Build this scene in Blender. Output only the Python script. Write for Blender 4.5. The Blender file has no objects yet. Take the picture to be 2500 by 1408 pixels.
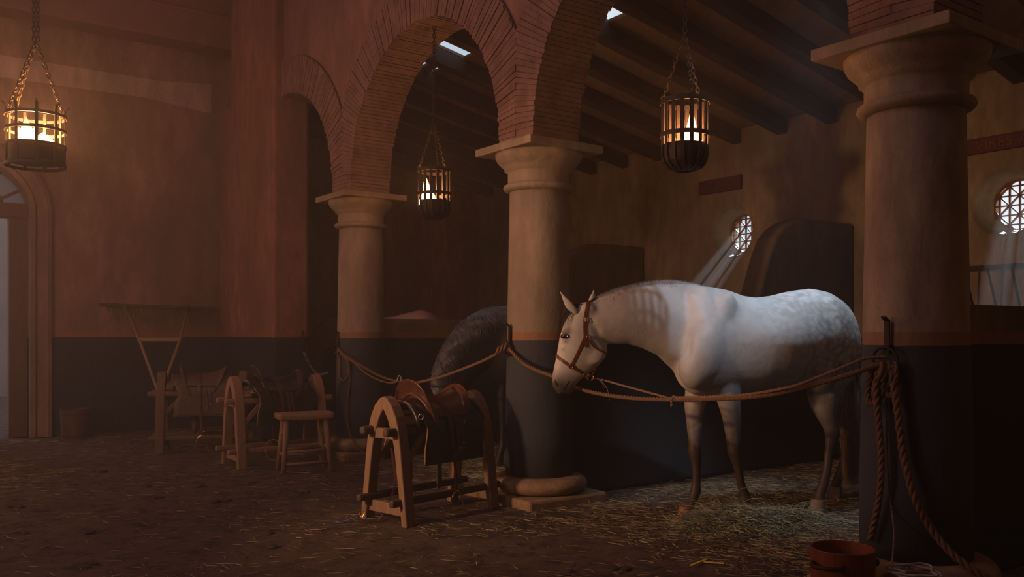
import bpy, bmesh, math, random
import numpy as np
from mathutils import Vector, Matrix, noise
from mathutils.bvhtree import BVHTree
rnd = random.Random(7)
PI = math.pi
sc = bpy.context.scene
COL = sc.collection

# ---------------------------------------------------------------- camera
FPX, HY, CH = 2150.0, 810.0, 1.27          # focal length in px, horizon row, camera height
cd = bpy.data.cameras.new('camera'); cam = bpy.data.objects.new('camera', cd); COL.objects.link(cam)
cam.location = (0, 0, CH); cam.rotation_euler = (PI/2, 0, 0)
cd.sensor_width = 36.0; cd.lens = FPX/2500*36.0; cd.shift_y = (HY-704)/2500.0
cd.clip_start = 0.05; cd.clip_end = 200
sc.camera = cam

def at(px, py, Y):                          # point at depth Y seen at a photo pixel
    return Vector(((px-1250)/FPX*Y, Y, CH+(HY-py)/FPX*Y))
# arcade frame: s along the arcade (away from C2 to the right and nearer), t across it (into the stalls)
A0 = Vector((0.204, 6.74, 0)); U = Vector((.592, -.806, 0)).normalized(); N = Vector((-U.y, U.x, 0))
ROT = math.atan2(U.y, U.x)
def P(s, t, h=0.0): return A0 + U*s + N*t + Vector((0, 0, h))
def on_t(px, t):                            # s where the view through column px crosses the plane t
    k = (px-1250)/FPX; b = A0+N*t
    return (k*b.y-b.x)/(U.x-k*U.y)
def on_s(px, s):
    k = (px-1250)/FPX; b = A0+U*s
    return (k*b.y-b.x)/(N.x-k*N.y)
def hgt(py, Y): return CH+(HY-py)/FPX*Y

# ---------------------------------------------------------------- world, lights, exposure
sc.view_settings.view_transform = 'Standard'; sc.view_settings.look = 'None'
sc.view_settings.gamma = 1.0; sc.view_settings.use_curve_mapping = False
sc.view_settings.exposure = 0.0
w = bpy.data.worlds.new('sky'); sc.world = w; w.use_nodes = True
nt = w.node_tree; nt.nodes.clear()
wo = nt.nodes.new('ShaderNodeOutputWorld'); bg = nt.nodes.new('ShaderNodeBackground')
tc = nt.nodes.new('ShaderNodeTexCoord'); ns = nt.nodes.new('ShaderNodeTexNoise'); ns.inputs['Scale'].default_value = 3.0
cr = nt.nodes.new('ShaderNodeValToRGB')
cr.color_ramp.elements[0].position = .4; cr.color_ramp.elements[0].color = (.42, .52, .62, 1)
cr.color_ramp.elements[1].position = .6; cr.color_ramp.elements[1].color = (.85, .9, .95, 1)
nt.links.new(tc.outputs['Generated'], ns.inputs['Vector']); nt.links.new(ns.outputs['Fac'], cr.inputs['Fac'])
nt.links.new(cr.outputs['Color'], bg.inputs['Color']); bg.inputs['Strength'].default_value = 1.25
nt.links.new(bg.outputs['Background'], wo.inputs['Surface'])

def light(kind, name, loc, target, energy, color, size=None, spot=None, blend=.3, size_y=None):
    ld = bpy.data.lights.new(name, kind); o = bpy.data.objects.new(name, ld); COL.objects.link(o)
    o.location = loc; ld.energy = energy; ld.color = color
    if target is not None:
        o.rotation_euler = (Vector(target)-Vector(loc)).to_track_quat('-Z', 'Y').to_euler()
    if kind == 'AREA':
        ld.size = size
        if size_y: ld.shape = 'RECTANGLE'; ld.size_y = size_y
    elif kind == 'SUN': ld.angle = size
    else: ld.shadow_soft_size = size
    if spot: ld.spot_size = math.radians(spot); ld.spot_blend = blend
    return o
SD = Vector((-.648, -1, -.583)).normalized()                # low sun behind the window wall
for wx_, wy_ in ((1785, 567), (2456, 493)):
    s_ = on_t(wx_, 4.2); wp = P(s_, 4.2, hgt(wy_, P(s_, 4.0).y))
    light('SPOT', 'sunlight_at_round_window', wp-SD*6.0, wp, (38000, 30000)[wx_ > 2000], (.78, .90, 1.0), size=.05, spot=6.4, blend=.05)
light('SPOT', 'assumed_cool_spot_under_hall_ceiling', (1.28, 1.62, 6.4), at(1722, 765, 6.05), 1000, (.66, .82, 1.0), size=.09, spot=10.8, blend=1.0)  # assumed cool spot lamp below the closed hall ceiling, aimed at the horse's shoulder
light('SPOT', 'assumed_cool_spot_under_aisle_roof', (2.15, 6.0, 3.75), at(1930, 760, 6.35), 290, (.62, .80, 1.0), size=.3, spot=42, blend=1.0)  # assumed cool spot lamp under the stall boards, no gap in the roof above it
light('SPOT', 'assumed_cool_spot_in_middle_stall', P(-1.3, .9, 3.6), P(-1.2, .35, 0), 40, (.75, .87, 1.0), size=.2, spot=34, blend=.9)  # assumed cool spot lamp below the rafters, aimed at the hay on the floor
light('POINT', 'added_warm_lamp_by_the_door', (-6.1, 6.6, 2.3), None, 110, (1.0, .48, .27), size=.12)  # added warm lamp out of view, no fire basket stands here
light('POINT', 'added_warm_lamp_left_in_the_hall', (-4.8, 2.4, 2.0), None, 95, (1.0, .52, .32), size=.12)  # second unseen warm lamp, added to brighten from the left
light('SPOT', 'added_warm_spot_from_the_left', (-3.9, 3.0, 2.1), at(1330, 900, 6.1), 500, (1.0, .54, .28), size=.10, spot=52, blend=.7)  # added warm spot aimed at the front rack, middle column and horse
light('POINT', 'warm_lamp_in_the_aisle', P(6.6, 2.2, 2.5), None, 22, (1.0, .5, .25), size=.12)  # warm lamp outside the view, no basket around it
light('AREA', 'added_hall_fill', (-4.2, 3.2, 6.2), (-1.5, 8.0, 0), 80, (.82, .60, .76), size=3.5)  # added broad mauve fill lamp under the closed ceiling, no opening behind it
HAZE = .0155

# ---------------------------------------------------------------- materials
def newmat(name):
    m = bpy.data.materials.new(name); m.use_nodes = True
    n = m.node_tree; b = n.nodes['Principled BSDF']; return m, n, b
def nd(n, typ, **kw):
    x = n.nodes.new(typ)
    for k, v in kw.items():
        if k in x.inputs: x.inputs[k].default_value = v
        else: setattr(x, k, v)
    return x
def ramp(n, src, stops):
    r = n.nodes.new('ShaderNodeValToRGB'); e = r.color_ramp.elements
    while len(e) < len(stops): e.new(.5)
    for i, (p, c) in enumerate(stops):
        e[i].position = p; e[i].color = (*c, 1) if len(c) == 3 else c
    n.links.new(src, r.inputs['Fac']); return r
def mixc(n, fac, a, b):
    m = n.nodes.new('ShaderNodeMix'); m.data_type = 'RGBA'
    for s, v in ((0, fac), (6, a), (7, b)):
        if isinstance(v, (int, float)): m.inputs[s].default_value = v
        elif isinstance(v, tuple): m.inputs[s].default_value = (*v, 1)
        else: n.links.new(v, m.inputs[s])
    return m.outputs[2]
def bump(n, b, src, strength, dist=.02, prev=None):
    x = nd(n, 'ShaderNodeBump', Strength=strength, Distance=dist); n.links.new(src, x.inputs['Height'])
    if prev: n.links.new(prev, x.inputs['Normal'])
    n.links.new(x.outputs['Normal'], b.inputs['Normal']); return x.outputs['Normal']
def noise_n(n, scale, detail=6, vec=None, rough=.6, mp=None):
    x = nd(n, 'ShaderNodeTexNoise', Scale=scale, Detail=detail, Roughness=rough)
    if vec is None:
        g = n.nodes.new('ShaderNodeNewGeometry'); vec = g.outputs['Position']
    if mp:
        m = n.nodes.new('ShaderNodeMapping'); m.inputs['Scale'].default_value = mp
        n.links.new(vec, m.inputs['Vector']); vec = m.outputs['Vector']
    n.links.new(vec, x.inputs['Vector']); return x.outputs['Fac']

DADO = 1.207
def plaster(name, c1, c2, band=(.30, .11, .035), dado=(.006, .011, .017), rough=.85, has_dado=True, bstr=.5):
    m, n, b = newmat(name)
    g = n.nodes.new('ShaderNodeNewGeometry')
    f1 = noise_n(n, 1.1, 8, g.outputs['Position'], .65, (1, 1, .45))
    f2 = noise_n(n, 7.0, 8, g.outputs['Position'], .7, (1, 1, .35))
    base = ramp(n, f1, [(.36, tuple(v*.62 for v in c1)), (.64, tuple(v*1.12 for v in c2))]).outputs['Color']
    dark = tuple(v*.62 for v in c1)
    r2 = ramp(n, f2, [(.35, (1, 1, 1)), (.7, (0, 0, 0))])
    base = mixc(n, r2.outputs['Color'], dark, base)
    col = base
    if has_dado:
        sx = n.nodes.new('ShaderNodeSeparateXYZ'); n.links.new(g.outputs['Position'], sx.inputs['Vector'])
        jit = nd(n, 'ShaderNodeMath', operation='MULTIPLY_ADD'); n.links.new(noise_n(n, 9, 3, g.outputs['Position']), jit.inputs[0])
        jit.inputs[1].default_value = .012; n.links.new(sx.outputs['Z'], jit.inputs[2])
        def above(z):
            x = nd(n, 'ShaderNodeMath', operation='GREATER_THAN'); n.links.new(jit.outputs[0], x.inputs[0]); x.inputs[1].default_value = z; return x.outputs[0]
        wear = ramp(n, noise_n(n, 5.0, 9, g.outputs['Position'], .75), [(.64, (0, 0, 0)), (.70, (1, 1, 1))]).outputs['Color']
        dcol = mixc(n, noise_n(n, 2.5, 6, g.outputs['Position']), dado, tuple(v*1.9 for v in dado))
        mm = nd(n, 'ShaderNodeMath', operation='MULTIPLY'); n.links.new(wear, mm.inputs[0]); mm.inputs[1].default_value = .25
        dcol = mixc(n, mm.outputs[0], dcol, tuple(v*.8 for v in c1))
        bcol = mixc(n, .35, band, base)
        col = mixc(n, above(DADO+.006), dcol, bcol); col = mixc(n, above(DADO+.068), col, base)
    n.links.new(col, b.inputs['Base Color']); b.inputs['Roughness'].default_value = rough
    f3 = noise_n(n, 26, 8, g.outputs['Position'], .7)
    nb = bump(n, b, f3, bstr, .012); bump(n, b, f1, .5, .06, nb)
    return m
def simple(name, c1, c2=None, rough=.6, metal=0, scale=20, bstr=.2, bdist=.004, mp=None, spec=None, coat=0):
    m, n, b = newmat(name); c2 = c2 or c1
    tcx = n.nodes.new('ShaderNodeTexCoord')
    f = noise_n(n, scale, 6, tcx.outputs['Object'], .65, mp)
    n.links.new(ramp(n, f, [(.3, c1), (.7, c2)]).outputs['Color'], b.inputs['Base Color'])
    b.inputs['Roughness'].default_value = rough; b.inputs['Metallic'].default_value = metal
    if coat: b.inputs['Coat Weight'].default_value = coat; b.inputs['Coat Roughness'].default_value = .25
    if bstr: bump(n, b, f, bstr, bdist)
    return m

M = {}
M['wall'] = plaster('terracotta_plaster', (.25, .14, .10), (.36, .20, .148))
M['wall_ochre'] = plaster('ochre_plaster', (.28, .205, .12), (.40, .295, .17))
M['pier'] = plaster('red_plaster', (.29, .132, .085), (.39, .178, .118))
M['fin'] = plaster('umber_plaster', (.17, .125, .075), (.23, .17, .10), dado=(.008, .009, .010))
M['column'] = plaster('stone_column', (.36, .28, .205), (.46, .365, .27), dado=(.030, .036, .046), bstr=.35)
M['capital'] = plaster('carved_stone', (.36, .28, .20), (.47, .365, .26), has_dado=False, bstr=.5)
M['base'] = plaster('sandy_stone', (.42, .27, .16), (.52, .36, .22), has_dado=False, bstr=.9)
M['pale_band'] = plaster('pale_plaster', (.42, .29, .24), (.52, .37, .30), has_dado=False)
M['spandrel'] = plaster('rose_plaster', (.29, .155, .122), (.37, .20, .155), has_dado=False)
M['brick'] = simple('thin_red_brick', (.15, .08, .062), (.30, .175, .138), .9, scale=7, bstr=.7, bdist=.02)
M['mortar'] = simple('mortar', (.13, .06, .042), (.19, .095, .07), .95, scale=30, bstr=.8, bdist=.015)
M['beam'] = simple('dark_rafter_wood', (.036, .022, .016), (.068, .042, .030), .8, scale=6, mp=(.3, 6, 6), bstr=.4)
M['boards'] = simple('roof_boards', (.16, .10, .065), (.26, .17, .115), .9, scale=3, mp=(4, .6, 1), bstr=.3)
M['hall_beam'] = simple('painted_lintel', (.16, .07, .05), (.22, .10, .07), .85, scale=5, bstr=.3)
M['iron'] = simple('black_iron', (.020, .014, .012), (.045, .028, .020), .65, .3, 40, .3)
M['iron_rust'] = simple('rusted_iron', (.03, .018, .013), (.06, .032, .02), .7, .4, 40, .3)
M['wood'] = simple('worn_oak', (.18, .105, .060), (.32, .20, .12), .7, scale=14, mp=(6, 6, .8), bstr=.45)
M['wood_dark'] = simple('dark_oak', (.055, .032, .02), (.10, .06, .038), .7, scale=14, mp=(6, 6, .8), bstr=.4)
M['wood_pale'] = simple('sun_greyed_wood', (.26, .14, .085), (.42, .25, .155), .75, scale=14, mp=(6, 6, .8), bstr=.5)
M['leather_black'] = simple('black_leather', (.012, .010, .010), (.026, .021, .020), .36, scale=60, bstr=.25, bdist=.002)
M['leather_brown'] = simple('brown_leather', (.070, .026, .016), (.125, .050, .030), .30, scale=30, bstr=.15, bdist=.002, coat=.3)
M['leather_strap'] = simple('burgundy_leather', (.060, .016, .014), (.095, .028, .022), .45, scale=50, bstr=.2, bdist=.001)
M['leather_halter'] = simple('chestnut_leather', (.135, .028, .014), (.20, .050, .024), .4, scale=50, bstr=.2, bdist=.001)
M['leather_dull'] = simple('dull_leather', (.055, .03, .024), (.09, .05, .038), .6, scale=30, bstr=.2)
M['leather_shiny'] = simple('shiny_black_leather', (.010, .010, .012), (.02, .02, .022), .2, scale=20, bstr=.4, bdist=.01)
M['leather_dark'] = simple('dark_worn_leather', (.03, .018, .014), (.055, .03, .022), .45, scale=30, bstr=.2)
M['wood_dim'] = simple('dim_old_wood', (.09, .055, .038), (.15, .09, .06), .8, scale=14, mp=(6, 6, .8), bstr=.4)
M['tub'] = simple('dark_red_wood', (.055, .020, .014), (.085, .032, .022), .7, scale=8, bstr=.2)  # dark reddish wood tone for the tub
M['leather_edge'] = simple('tan_leather_edge', (.30, .17, .08), None, .5)
M['brass'] = simple('brass', (.75, .50, .20), None, .25, 1, 30, 0)
M['steel'] = simple('steel', (.55, .52, .5), None, .3, 1, 30, 0)
M['rope'] = simple('hemp_rope', (.13, .068, .036), (.24, .135, .075), .9, scale=60, bstr=.6, bdist=.004)
M['cord'] = simple('pale_cord', (.20, .12, .08), (.30, .19, .13), .9, scale=60, bstr=.5, bdist=.002)
M['cotton'] = simple('pale_cotton_rope', (.45, .42, .38), (.6, .56, .5), .85, scale=60, bstr=.5, bdist=.002)
M['bucket'] = simple('red_bucket_wood', (.16, .032, .016), (.26, .055, .024), .5, scale=8, mp=(5, 5, .6), bstr=.25)
M['sign'] = simple('oxblood_board', (.09, .018, .018), (.12, .024, .024), .7, scale=12, bstr=.15)
M['sign_text'] = simple('faded_gilt_lettering', (.17, .06, .022), (.22, .08, .03), .7, scale=12, bstr=0)
M['sign_text_dim'] = simple('worn_lettering', (.13, .034, .030), (.16, .042, .036), .7, scale=12, bstr=0)
M['grille'] = simple('red_brown_grille', (.16, .07, .035), (.26, .12, .06), .8, scale=20, bstr=.2)
M['door'] = simple('dark_door_wood', (.07, .03, .022), (.12, .055, .038), .75, scale=8, mp=(5, 5, .5), bstr=.3)
M['hoof'] = simple('hoof_horn', (.20, .14, .10), (.34, .25, .18), .6, scale=20, mp=(1, 1, 6), bstr=.2)
M['hoof_red'] = simple('reddish_hoof_horn', (.26, .10, .055), (.36, .16, .09), .6, scale=20, mp=(1, 1, 6), bstr=.2)
M['dark_hair'] = simple('dark_hair', (.018, .013, .011), (.04, .03, .025), .5, scale=20, bstr=0)
M['grey_hair'] = simple('pale_mane_hair', (.50, .49, .48), (.72, .71, .70), .5, scale=20, bstr=0)
M['tail_hair'] = simple('brown_tail_hair', (.16, .095, .05), (.34, .22, .11), .5, scale=20, bstr=0)
M['eye'] = simple('eye', (.008, .006, .005), None, .06, 0, 20, 0)
M['lid'] = simple('eyelid_skin', (.07, .05, .045), None, .5)
M['blue_scrap'] = simple('blue_scrap', (.10, .16, .42), None, .6)
M['yellow_straw'] = simple('yellow_straw_strip', (.62, .46, .04), (.75, .58, .08), .6)
M['ear_inner'] = simple('ear_inside', (.34, .24, .2), None, .8)

def straw_mat(name, cols):
    m, n, b = newmat(name)
    a = n.nodes.new('ShaderNodeAttribute'); a.attribute_name = 'tone'
    n.links.new(ramp(n, a.outputs['Fac'], cols).outputs['Color'], b.inputs['Base Color'])
    b.inputs['Roughness'].default_value = .65; return m
M['straw'] = straw_mat('straw', [(0, (.06, .04, .025)), (.45, (.19, .14, .075)), (.8, (.34, .27, .15)), (1, (.55, .46, .28))])
M['hay'] = straw_mat('hay', [(0, (.08, .075, .04)), (.45, (.23, .215, .12)), (.8, (.38, .36, .21)), (1, (.58, .55, .36))])

def mk_ground():
    m, n, b = newmat('trodden_earth')
    g = n.nodes.new('ShaderNodeNewGeometry'); v = g.outputs['Position']
    f1 = noise_n(n, .9, 8, v, .65); f2 = noise_n(n, 7, 9, v, .75); f3 = noise_n(n, 45, 6, v, .7)
    a = ramp(n, f1, [(.35, (.15, .085, .065)), (.65, (.23, .14, .108))]).outputs['Color']
    k = ramp(n, f2, [(.38, (1, 1, 1)), (.52, (0, 0, 0))]).outputs['Color']
    a = mixc(n, k, a, (.050, .030, .020))
    k3 = ramp(n, f3, [(.62, (0, 0, 0)), (.72, (1, 1, 1))]).outputs['Color']
    mm = nd(n, 'ShaderNodeMath', operation='MULTIPLY'); n.links.new(k3, mm.inputs[0]); mm.inputs[1].default_value = .55
    a = mixc(n, mm.outputs[0], a, (.27, .17, .09))
    n.links.new(a, b.inputs['Base Color']); b.inputs['Roughness'].default_value = .92
    nb = bump(n, b, f2, 1.0, .10); nb = bump(n, b, noise_n(n, 20, 8, v, .75), 1.0, .04, nb); bump(n, b, f3, .9, .02, nb); return m
M['ground'] = mk_ground()

def mk_coat(name, pale, dark, leg, z_lo=.50, z_hi=1.0, dapple=1.0, spots=()):
    m, n, b = newmat(name)
    t = n.nodes.new('ShaderNodeTexCoord'); v = t.outputs['Object']
    s = n.nodes.new('ShaderNodeSeparateXYZ'); n.links.new(v, s.inputs['Vector'])
    vo = nd(n, 'ShaderNodeTexVoronoi', Scale=23.0); vo.feature = 'SMOOTH_F1'
    wv = noise_n(n, 10, 4, v)
    mpv = nd(n, 'ShaderNodeVectorMath', operation='MULTIPLY_ADD')
    nv = nd(n, 'ShaderNodeTexNoise', Scale=9.0); n.links.new(v, nv.inputs['Vector']); n.links.new(nv.outputs['Color'], mpv.inputs[0])
    mpv.inputs[1].default_value = (.09, .09, .09); n.links.new(v, mpv.inputs[2]); n.links.new(mpv.outputs[0], vo.inputs['Vector'])
    dp = ramp(n, vo.outputs['Distance'], [(.25, (0, 0, 0)), (.62, (1, 1, 1))]).outputs['Color']
    mx = nd(n, 'ShaderNodeMapRange'); n.links.new(s.outputs['X'], mx.inputs['Value']); mx.inputs['From Min'].default_value = -.25; mx.inputs['From Max'].default_value = .35
    mx.inputs['To Min'].default_value = .12; mx.inputs['To Max'].default_value = 1.0
    region = ramp(n, noise_n(n, 2.3, 3, v), [(.36, (0, 0, 0)), (.56, (1, 1, 1))]).outputs['Color']
    mm = nd(n, 'ShaderNodeMath', operation='MULTIPLY'); n.links.new(dp, mm.inputs[0]); n.links.new(region, mm.inputs[1])
    m2 = nd(n, 'ShaderNodeMath', operation='MULTIPLY'); n.links.new(mm.outputs[0], m2.inputs[0]); m2.inputs[1].default_value = .72*dapple; m3 = nd(n, 'ShaderNodeMath', operation='MULTIPLY'); n.links.new(m2.outputs[0], m3.inputs[0]); n.links.new(mx.outputs[0], m3.inputs[1]); m2 = m3
    c = mixc(n, m2.outputs[0], pale, dark)
    patch = ramp(n, noise_n(n, 4.0, 5, v), [(.45, (0, 0, 0)), (.75, (.45*dapple,)*3)]).outputs['Color']
    c = mixc(n, patch, c, dark)
    # lower legs are dark grey-brown
    jit = nd(n, 'ShaderNodeMath', operation='MULTIPLY_ADD'); n.links.new(noise_n(n, 9, 6, v), jit.inputs[0]); jit.inputs[1].default_value = .35; n.links.new(s.outputs['Z'], jit.inputs[2])
    mr = nd(n, 'ShaderNodeMapRange'); n.links.new(jit.outputs[0], mr.inputs['Value'])
    mr.inputs['From Min'].default_value = z_lo+.17; mr.inputs['From Max'].default_value = z_hi+.17
    mr.inputs['To Min'].default_value = 1; mr.inputs['To Max'].default_value = 0
    c = mixc(n, mr.outputs[0], c, leg)
    for pt, r0, r1, cc, amt in spots:                      # dark skin at the muzzle and round the eye
        dd = nd(n, 'ShaderNodeVectorMath', operation='DISTANCE'); n.links.new(v, dd.inputs[0]); dd.inputs[1].default_value = pt
        mr = nd(n, 'ShaderNodeMapRange'); n.links.new(dd.outputs['Value'], mr.inputs['Value']); mr.inputs['From Min'].default_value = r0; mr.inputs['From Max'].default_value = r1
        mr.inputs['To Min'].default_value = amt; mr.inputs['To Max'].default_value = 0; c = mixc(n, mr.outputs[0], c, cc)
    n.links.new(c, b.inputs['Base Color']); b.inputs['Roughness'].default_value = .55
    b.inputs['Sheen Weight'].default_value = .03 if dapple > .5 else 0; b.inputs['Sheen Roughness'].default_value = .4
    fine = noise_n(n, 140, 3, v, .6, (1, 1, .3)); nb = bump(n, b, fine, .25, .004)
    bump(n, b, noise_n(n, 7, 3, v), .25, .02, nb)
    return m
M['coat_grey'] = mk_coat('dapple_grey_coat', (.60, .575, .55), (.19, .175, .17), (.060, .040, .030), .50, .92, spots=[(tuple(at(1362, 955, 5.8)-Vector((1.85, 6.25, 0))), .072, .165, (.05, .042, .04), .95), (tuple(at(1377, 821, 5.70)-Vector((1.85, 6.25, 0))), .02, .055, (.12, .09, .08), .85)])
M['coat_black'] = mk_coat('black_coat', (.012, .011, .012), (.02, .019, .02), (.01, .009, .009), dapple=.4)
M['coat_pink'] = mk_coat('pinkish_white_coat', (.62, .42, .40), (.5, .33, .32), (.3, .2, .2), dapple=.2)

def mk_fire():
    m = bpy.data.materials.new('flame'); m.use_nodes = True; n = m.node_tree; n.nodes.clear()
    o = n.nodes.new('ShaderNodeOutputMaterial'); e = n.nodes.new('ShaderNodeEmission'); t = n.nodes.new('ShaderNodeBsdfTransparent'); a = n.nodes.new('ShaderNodeAddShader')
    tc = n.nodes.new('ShaderNodeTexCoord'); s = n.nodes.new('ShaderNodeSeparateXYZ'); n.links.new(tc.outputs['Generated'], s.inputs['Vector'])
    r = ramp(n, s.outputs['Z'], [(0, (1, .50, .20)), (.5, (1, .36, .10)), (1, (1, .16, .03))])
    st = ramp(n, s.outputs['Z'], [(0, (1, 1, 1)), (.45, (.7, .7, .7)), (1, (.10, .10, .10))])
    mm = n.nodes.new('ShaderNodeMath'); mm.operation = 'MULTIPLY'; mm.inputs[1].default_value = 22.0
    n.links.new(st.outputs['Color'], mm.inputs[0]); n.links.new(mm.outputs[0], e.inputs['Strength'])
    n.links.new(r.outputs['Color'], e.inputs['Color']); n.links.new(e.outputs[0], a.inputs[0]); n.links.new(t.outputs[0], a.inputs[1])
    n.links.new(a.outputs[0], o.inputs['Surface']); return m
M['fire'] = mk_fire()

# ---------------------------------------------------------------- mesh helpers
class MB:
    def __init__(s): s.v = []; s.f = []; s.mi = []; s.cur = 0
    def add(s, vs, fs):
        b = len(s.v); s.v += [tuple(v) for v in vs]; s.f += [tuple(b+i for i in f) for f in fs]; s.mi += [s.cur]*len(fs)
    def box(s, c, d, R=None, taper=0):
        cx, cy, cz = c; hx, hy, hz = d[0]/2, d[1]/2, d[2]/2; vs = []
        for z in (-1, 1):
            k = 1-taper if z > 0 else 1
            for x, y in ((-1, -1), (1, -1), (1, 1), (-1, 1)):
                p = Vector((x*hx*k, y*hy*k, z*hz))
                if R is not None: p = R @ p
                vs.append((p.x+cx, p.y+cy, p.z+cz))
        s.add(vs, [(0, 3, 2, 1), (4, 5, 6, 7), (0, 1, 5, 4), (1, 2, 6, 5), (2, 3, 7, 6), (3, 0, 4, 7)])
    def bar(s, a, b, wx, wy, up=(0, 0, 1), n=1):            # rectangular bar between two points
        a = Vector(a); b = Vector(b); d = (b-a).normalized(); up = Vector(up)
        x = d.cross(up); x = x.normalized() if x.length > 1e-5 else Vector((1, 0, 0)); y = x.cross(d)
        vs = []
        for q in (a, b):
            for i, j in ((-1, -1), (1, -1), (1, 1), (-1, 1)): vs.append(q+x*(i*wx/2)+y*(j*wy/2))
        s.add(vs, [(0, 3, 2, 1)[::-1], (4, 5, 6, 7)[::-1], (0, 1, 5, 4)[::-1], (1, 2, 6, 5)[::-1], (2, 3, 7, 6)[::-1], (3, 0, 4, 7)[::-1]])
    def lathe(s, prof, seg=32, c=(0, 0, 0), cap=True):
        vs = []; fs = []
        for r, z in prof:
            for k in range(seg):
                a = 2*PI*k/seg; vs.append((c[0]+r*math.cos(a), c[1]+r*math.sin(a), c[2]+z))
        for i in range(len(prof)-1):
            for k in range(seg):
                k2 = (k+1) % seg; fs.append((i*seg+k, i*seg+k2, (i+1)*seg+k2, (i+1)*seg+k))
        if cap:
            fs.append(tuple(range(seg))[::-1]); fs.append(tuple((len(prof)-1)*seg+k for k in range(seg)))
        s.add(vs, fs)
    def tube(s, pts, r, seg=8, closed=False, cap=True):
        pts = [Vector(p) for p in pts]; n = len(pts); rs = r if isinstance(r, (list, tuple)) else [r]*n
        vs = []; fs = []; prev = None
        for i, p in enumerate(pts):
            if closed: d = pts[(i+1) % n]-pts[i-1]
            else: d = pts[min(i+1, n-1)]-pts[max(i-1, 0)]
            d = d.normalized() if d.length > 1e-9 else Vector((0, 0, 1))
            if prev is None:
                q = Vector((0, 0, 1)) if abs(d.z) < .9 else Vector((1, 0, 0)); x = d.cross(q).normalized()
            else:
                x = prev-d*prev.dot(d); x = x.normalized() if x.length > 1e-6 else prev
            prev = x; y = d.cross(x)
            for k in range(seg):
                a = 2*PI*k/seg; vs.append(p+(x*math.cos(a)+y*math.sin(a))*rs[i])
        m = n if closed else n-1
        for i in range(m):
            j = (i+1) % n
            for k in range(seg):
                k2 = (k+1) % seg; fs.append((i*seg+k, i*seg+k2, j*seg+k2, j*seg+k))
        if cap and not closed:
            fs.append(tuple(range(seg))[::-1]); fs.append(tuple((n-1)*seg+k for k in range(seg)))
        s.add(vs, fs)
    def loft(s, secs, seg=24, cap=True):                    # secs: (centre, axis1*r1, axis2*r2)
        vs = []; fs = []
        for c, a1, a2 in secs:
            for k in range(seg):
                a = 2*PI*k/seg; vs.append(c+a1*math.cos(a)+a2*math.sin(a))
        for i in range(len(secs)-1):
            for k in range(seg):
                k2 = (k+1) % seg; fs.append((i*seg+k, i*seg+k2, (i+1)*seg+k2, (i+1)*seg+k))
        if cap:
            fs.append(tuple(range(seg))[::-1]); fs.append(tuple((len(secs)-1)*seg+k for k in range(seg)))
        s.add(vs, fs)
    def ell(s, c, r, R=None, seg=20, rings=12):
        vs = []; fs = []
        for i in range(rings+1):
            th = PI*i/rings
            for k in range(seg):
                a = 2*PI*k/seg; p = Vector((r[0]*math.sin(th)*math.cos(a), r[1]*math.sin(th)*math.sin(a), r[2]*math.cos(th)))
                if R is not None: p = R @ p
                vs.append(p+Vector(c))
        for i in range(rings):
            for k in range(seg):
                k2 = (k+1) % seg; fs.append((i*seg+k, (i+1)*seg+k, (i+1)*seg+k2, i*seg+k2))
        s.add(vs, fs)
    def prism(s, poly, a, b, f):                            # poly (u,v) extruded from a to b, f(u,v,w)->point
        n = len(poly); vs = [f(u, v, a) for u, v in poly]+[f(u, v, b) for u, v in poly]
        s.add(vs, [tuple(range(n))[::-1], tuple(range(n, 2*n))]+[(i, (i+1) % n, n+(i+1) % n, n+i) for i in range(n)])
    def build(s, name, mat, parent=None, smooth=False, bevel=0, fix=True):
        me = bpy.data.meshes.new(name); me.from_pydata(s.v, [], s.f)
        mats = mat if isinstance(mat, list) else [mat]
        for m in mats: me.materials.append(m)
        if len(mats) > 1: me.polygons.foreach_set('material_index', s.mi)
        if fix:
            bm = bmesh.new(); bm.from_mesh(me); bmesh.ops.remove_doubles(bm, verts=bm.verts, dist=1e-6)
            bmesh.ops.recalc_face_normals(bm, faces=bm.faces); bm.to_mesh(me); bm.free()
        if smooth: me.polygons.foreach_set('use_smooth', [True]*len(me.polygons))
        me.update()
        o = bpy.data.objects.new(name, me); COL.objects.link(o)
        if parent is not None: o.parent = parent
        if bevel:
            bv = o.modifiers.new('bevel', 'BEVEL'); bv.width = bevel; bv.segments = 2; bv.limit_method = 'ANGLE'; bv.angle_limit = math.radians(40)
        return o
def thing(name, label, cat, loc=(0, 0, 0), rz=0, group=None, scale=1):
    o = bpy.data.objects.new(name, None); COL.objects.link(o); o.location = loc; o.rotation_euler = (0, 0, rz); o.scale = (scale,)*3
    o.empty_display_size = .2; return tag(o, label, cat, group)
def tag(o, label, cat, group=None):
    o['label'] = label; o['category'] = cat
    if group: o['group'] = group
    return o
def struct(o): o['kind'] = 'structure'; return o
def copy_tree(root, loc, rz, label, group=None, scale=None):
    c = root.copy(); COL.objects.link(c); c.location = loc; c.rotation_euler = (0, 0, rz); c['label'] = label
    if group: c['group'] = group
    if scale: c.scale = (scale,)*3
    for ch in root.children:
        d = ch.copy(); COL.objects.link(d); d.parent = c
        for g in ch.children:
            e = g.copy(); COL.objects.link(e); e.parent = d
    return c
def spline(pts, n=8):                                       # Catmull-Rom
    pts = [Vector(p) for p in pts]; q = [pts[0]*2-pts[1]]+pts+[pts[-1]*2-pts[-2]]; out = []
    for i in range(1, len(q)-2):
        p0, p1, p2, p3 = q[i-1:i+3]
        for k in range(n):
            t = k/n; out.append(.5*((2*p1)+(p2-p0)*t+(2*p0-5*p1+4*p2-p3)*t*t+(3*p1-p0-3*p2+p3)*t**3))
    out.append(pts[-1]); return out
def lerp(a, b, t): return a+(b-a)*t

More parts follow.
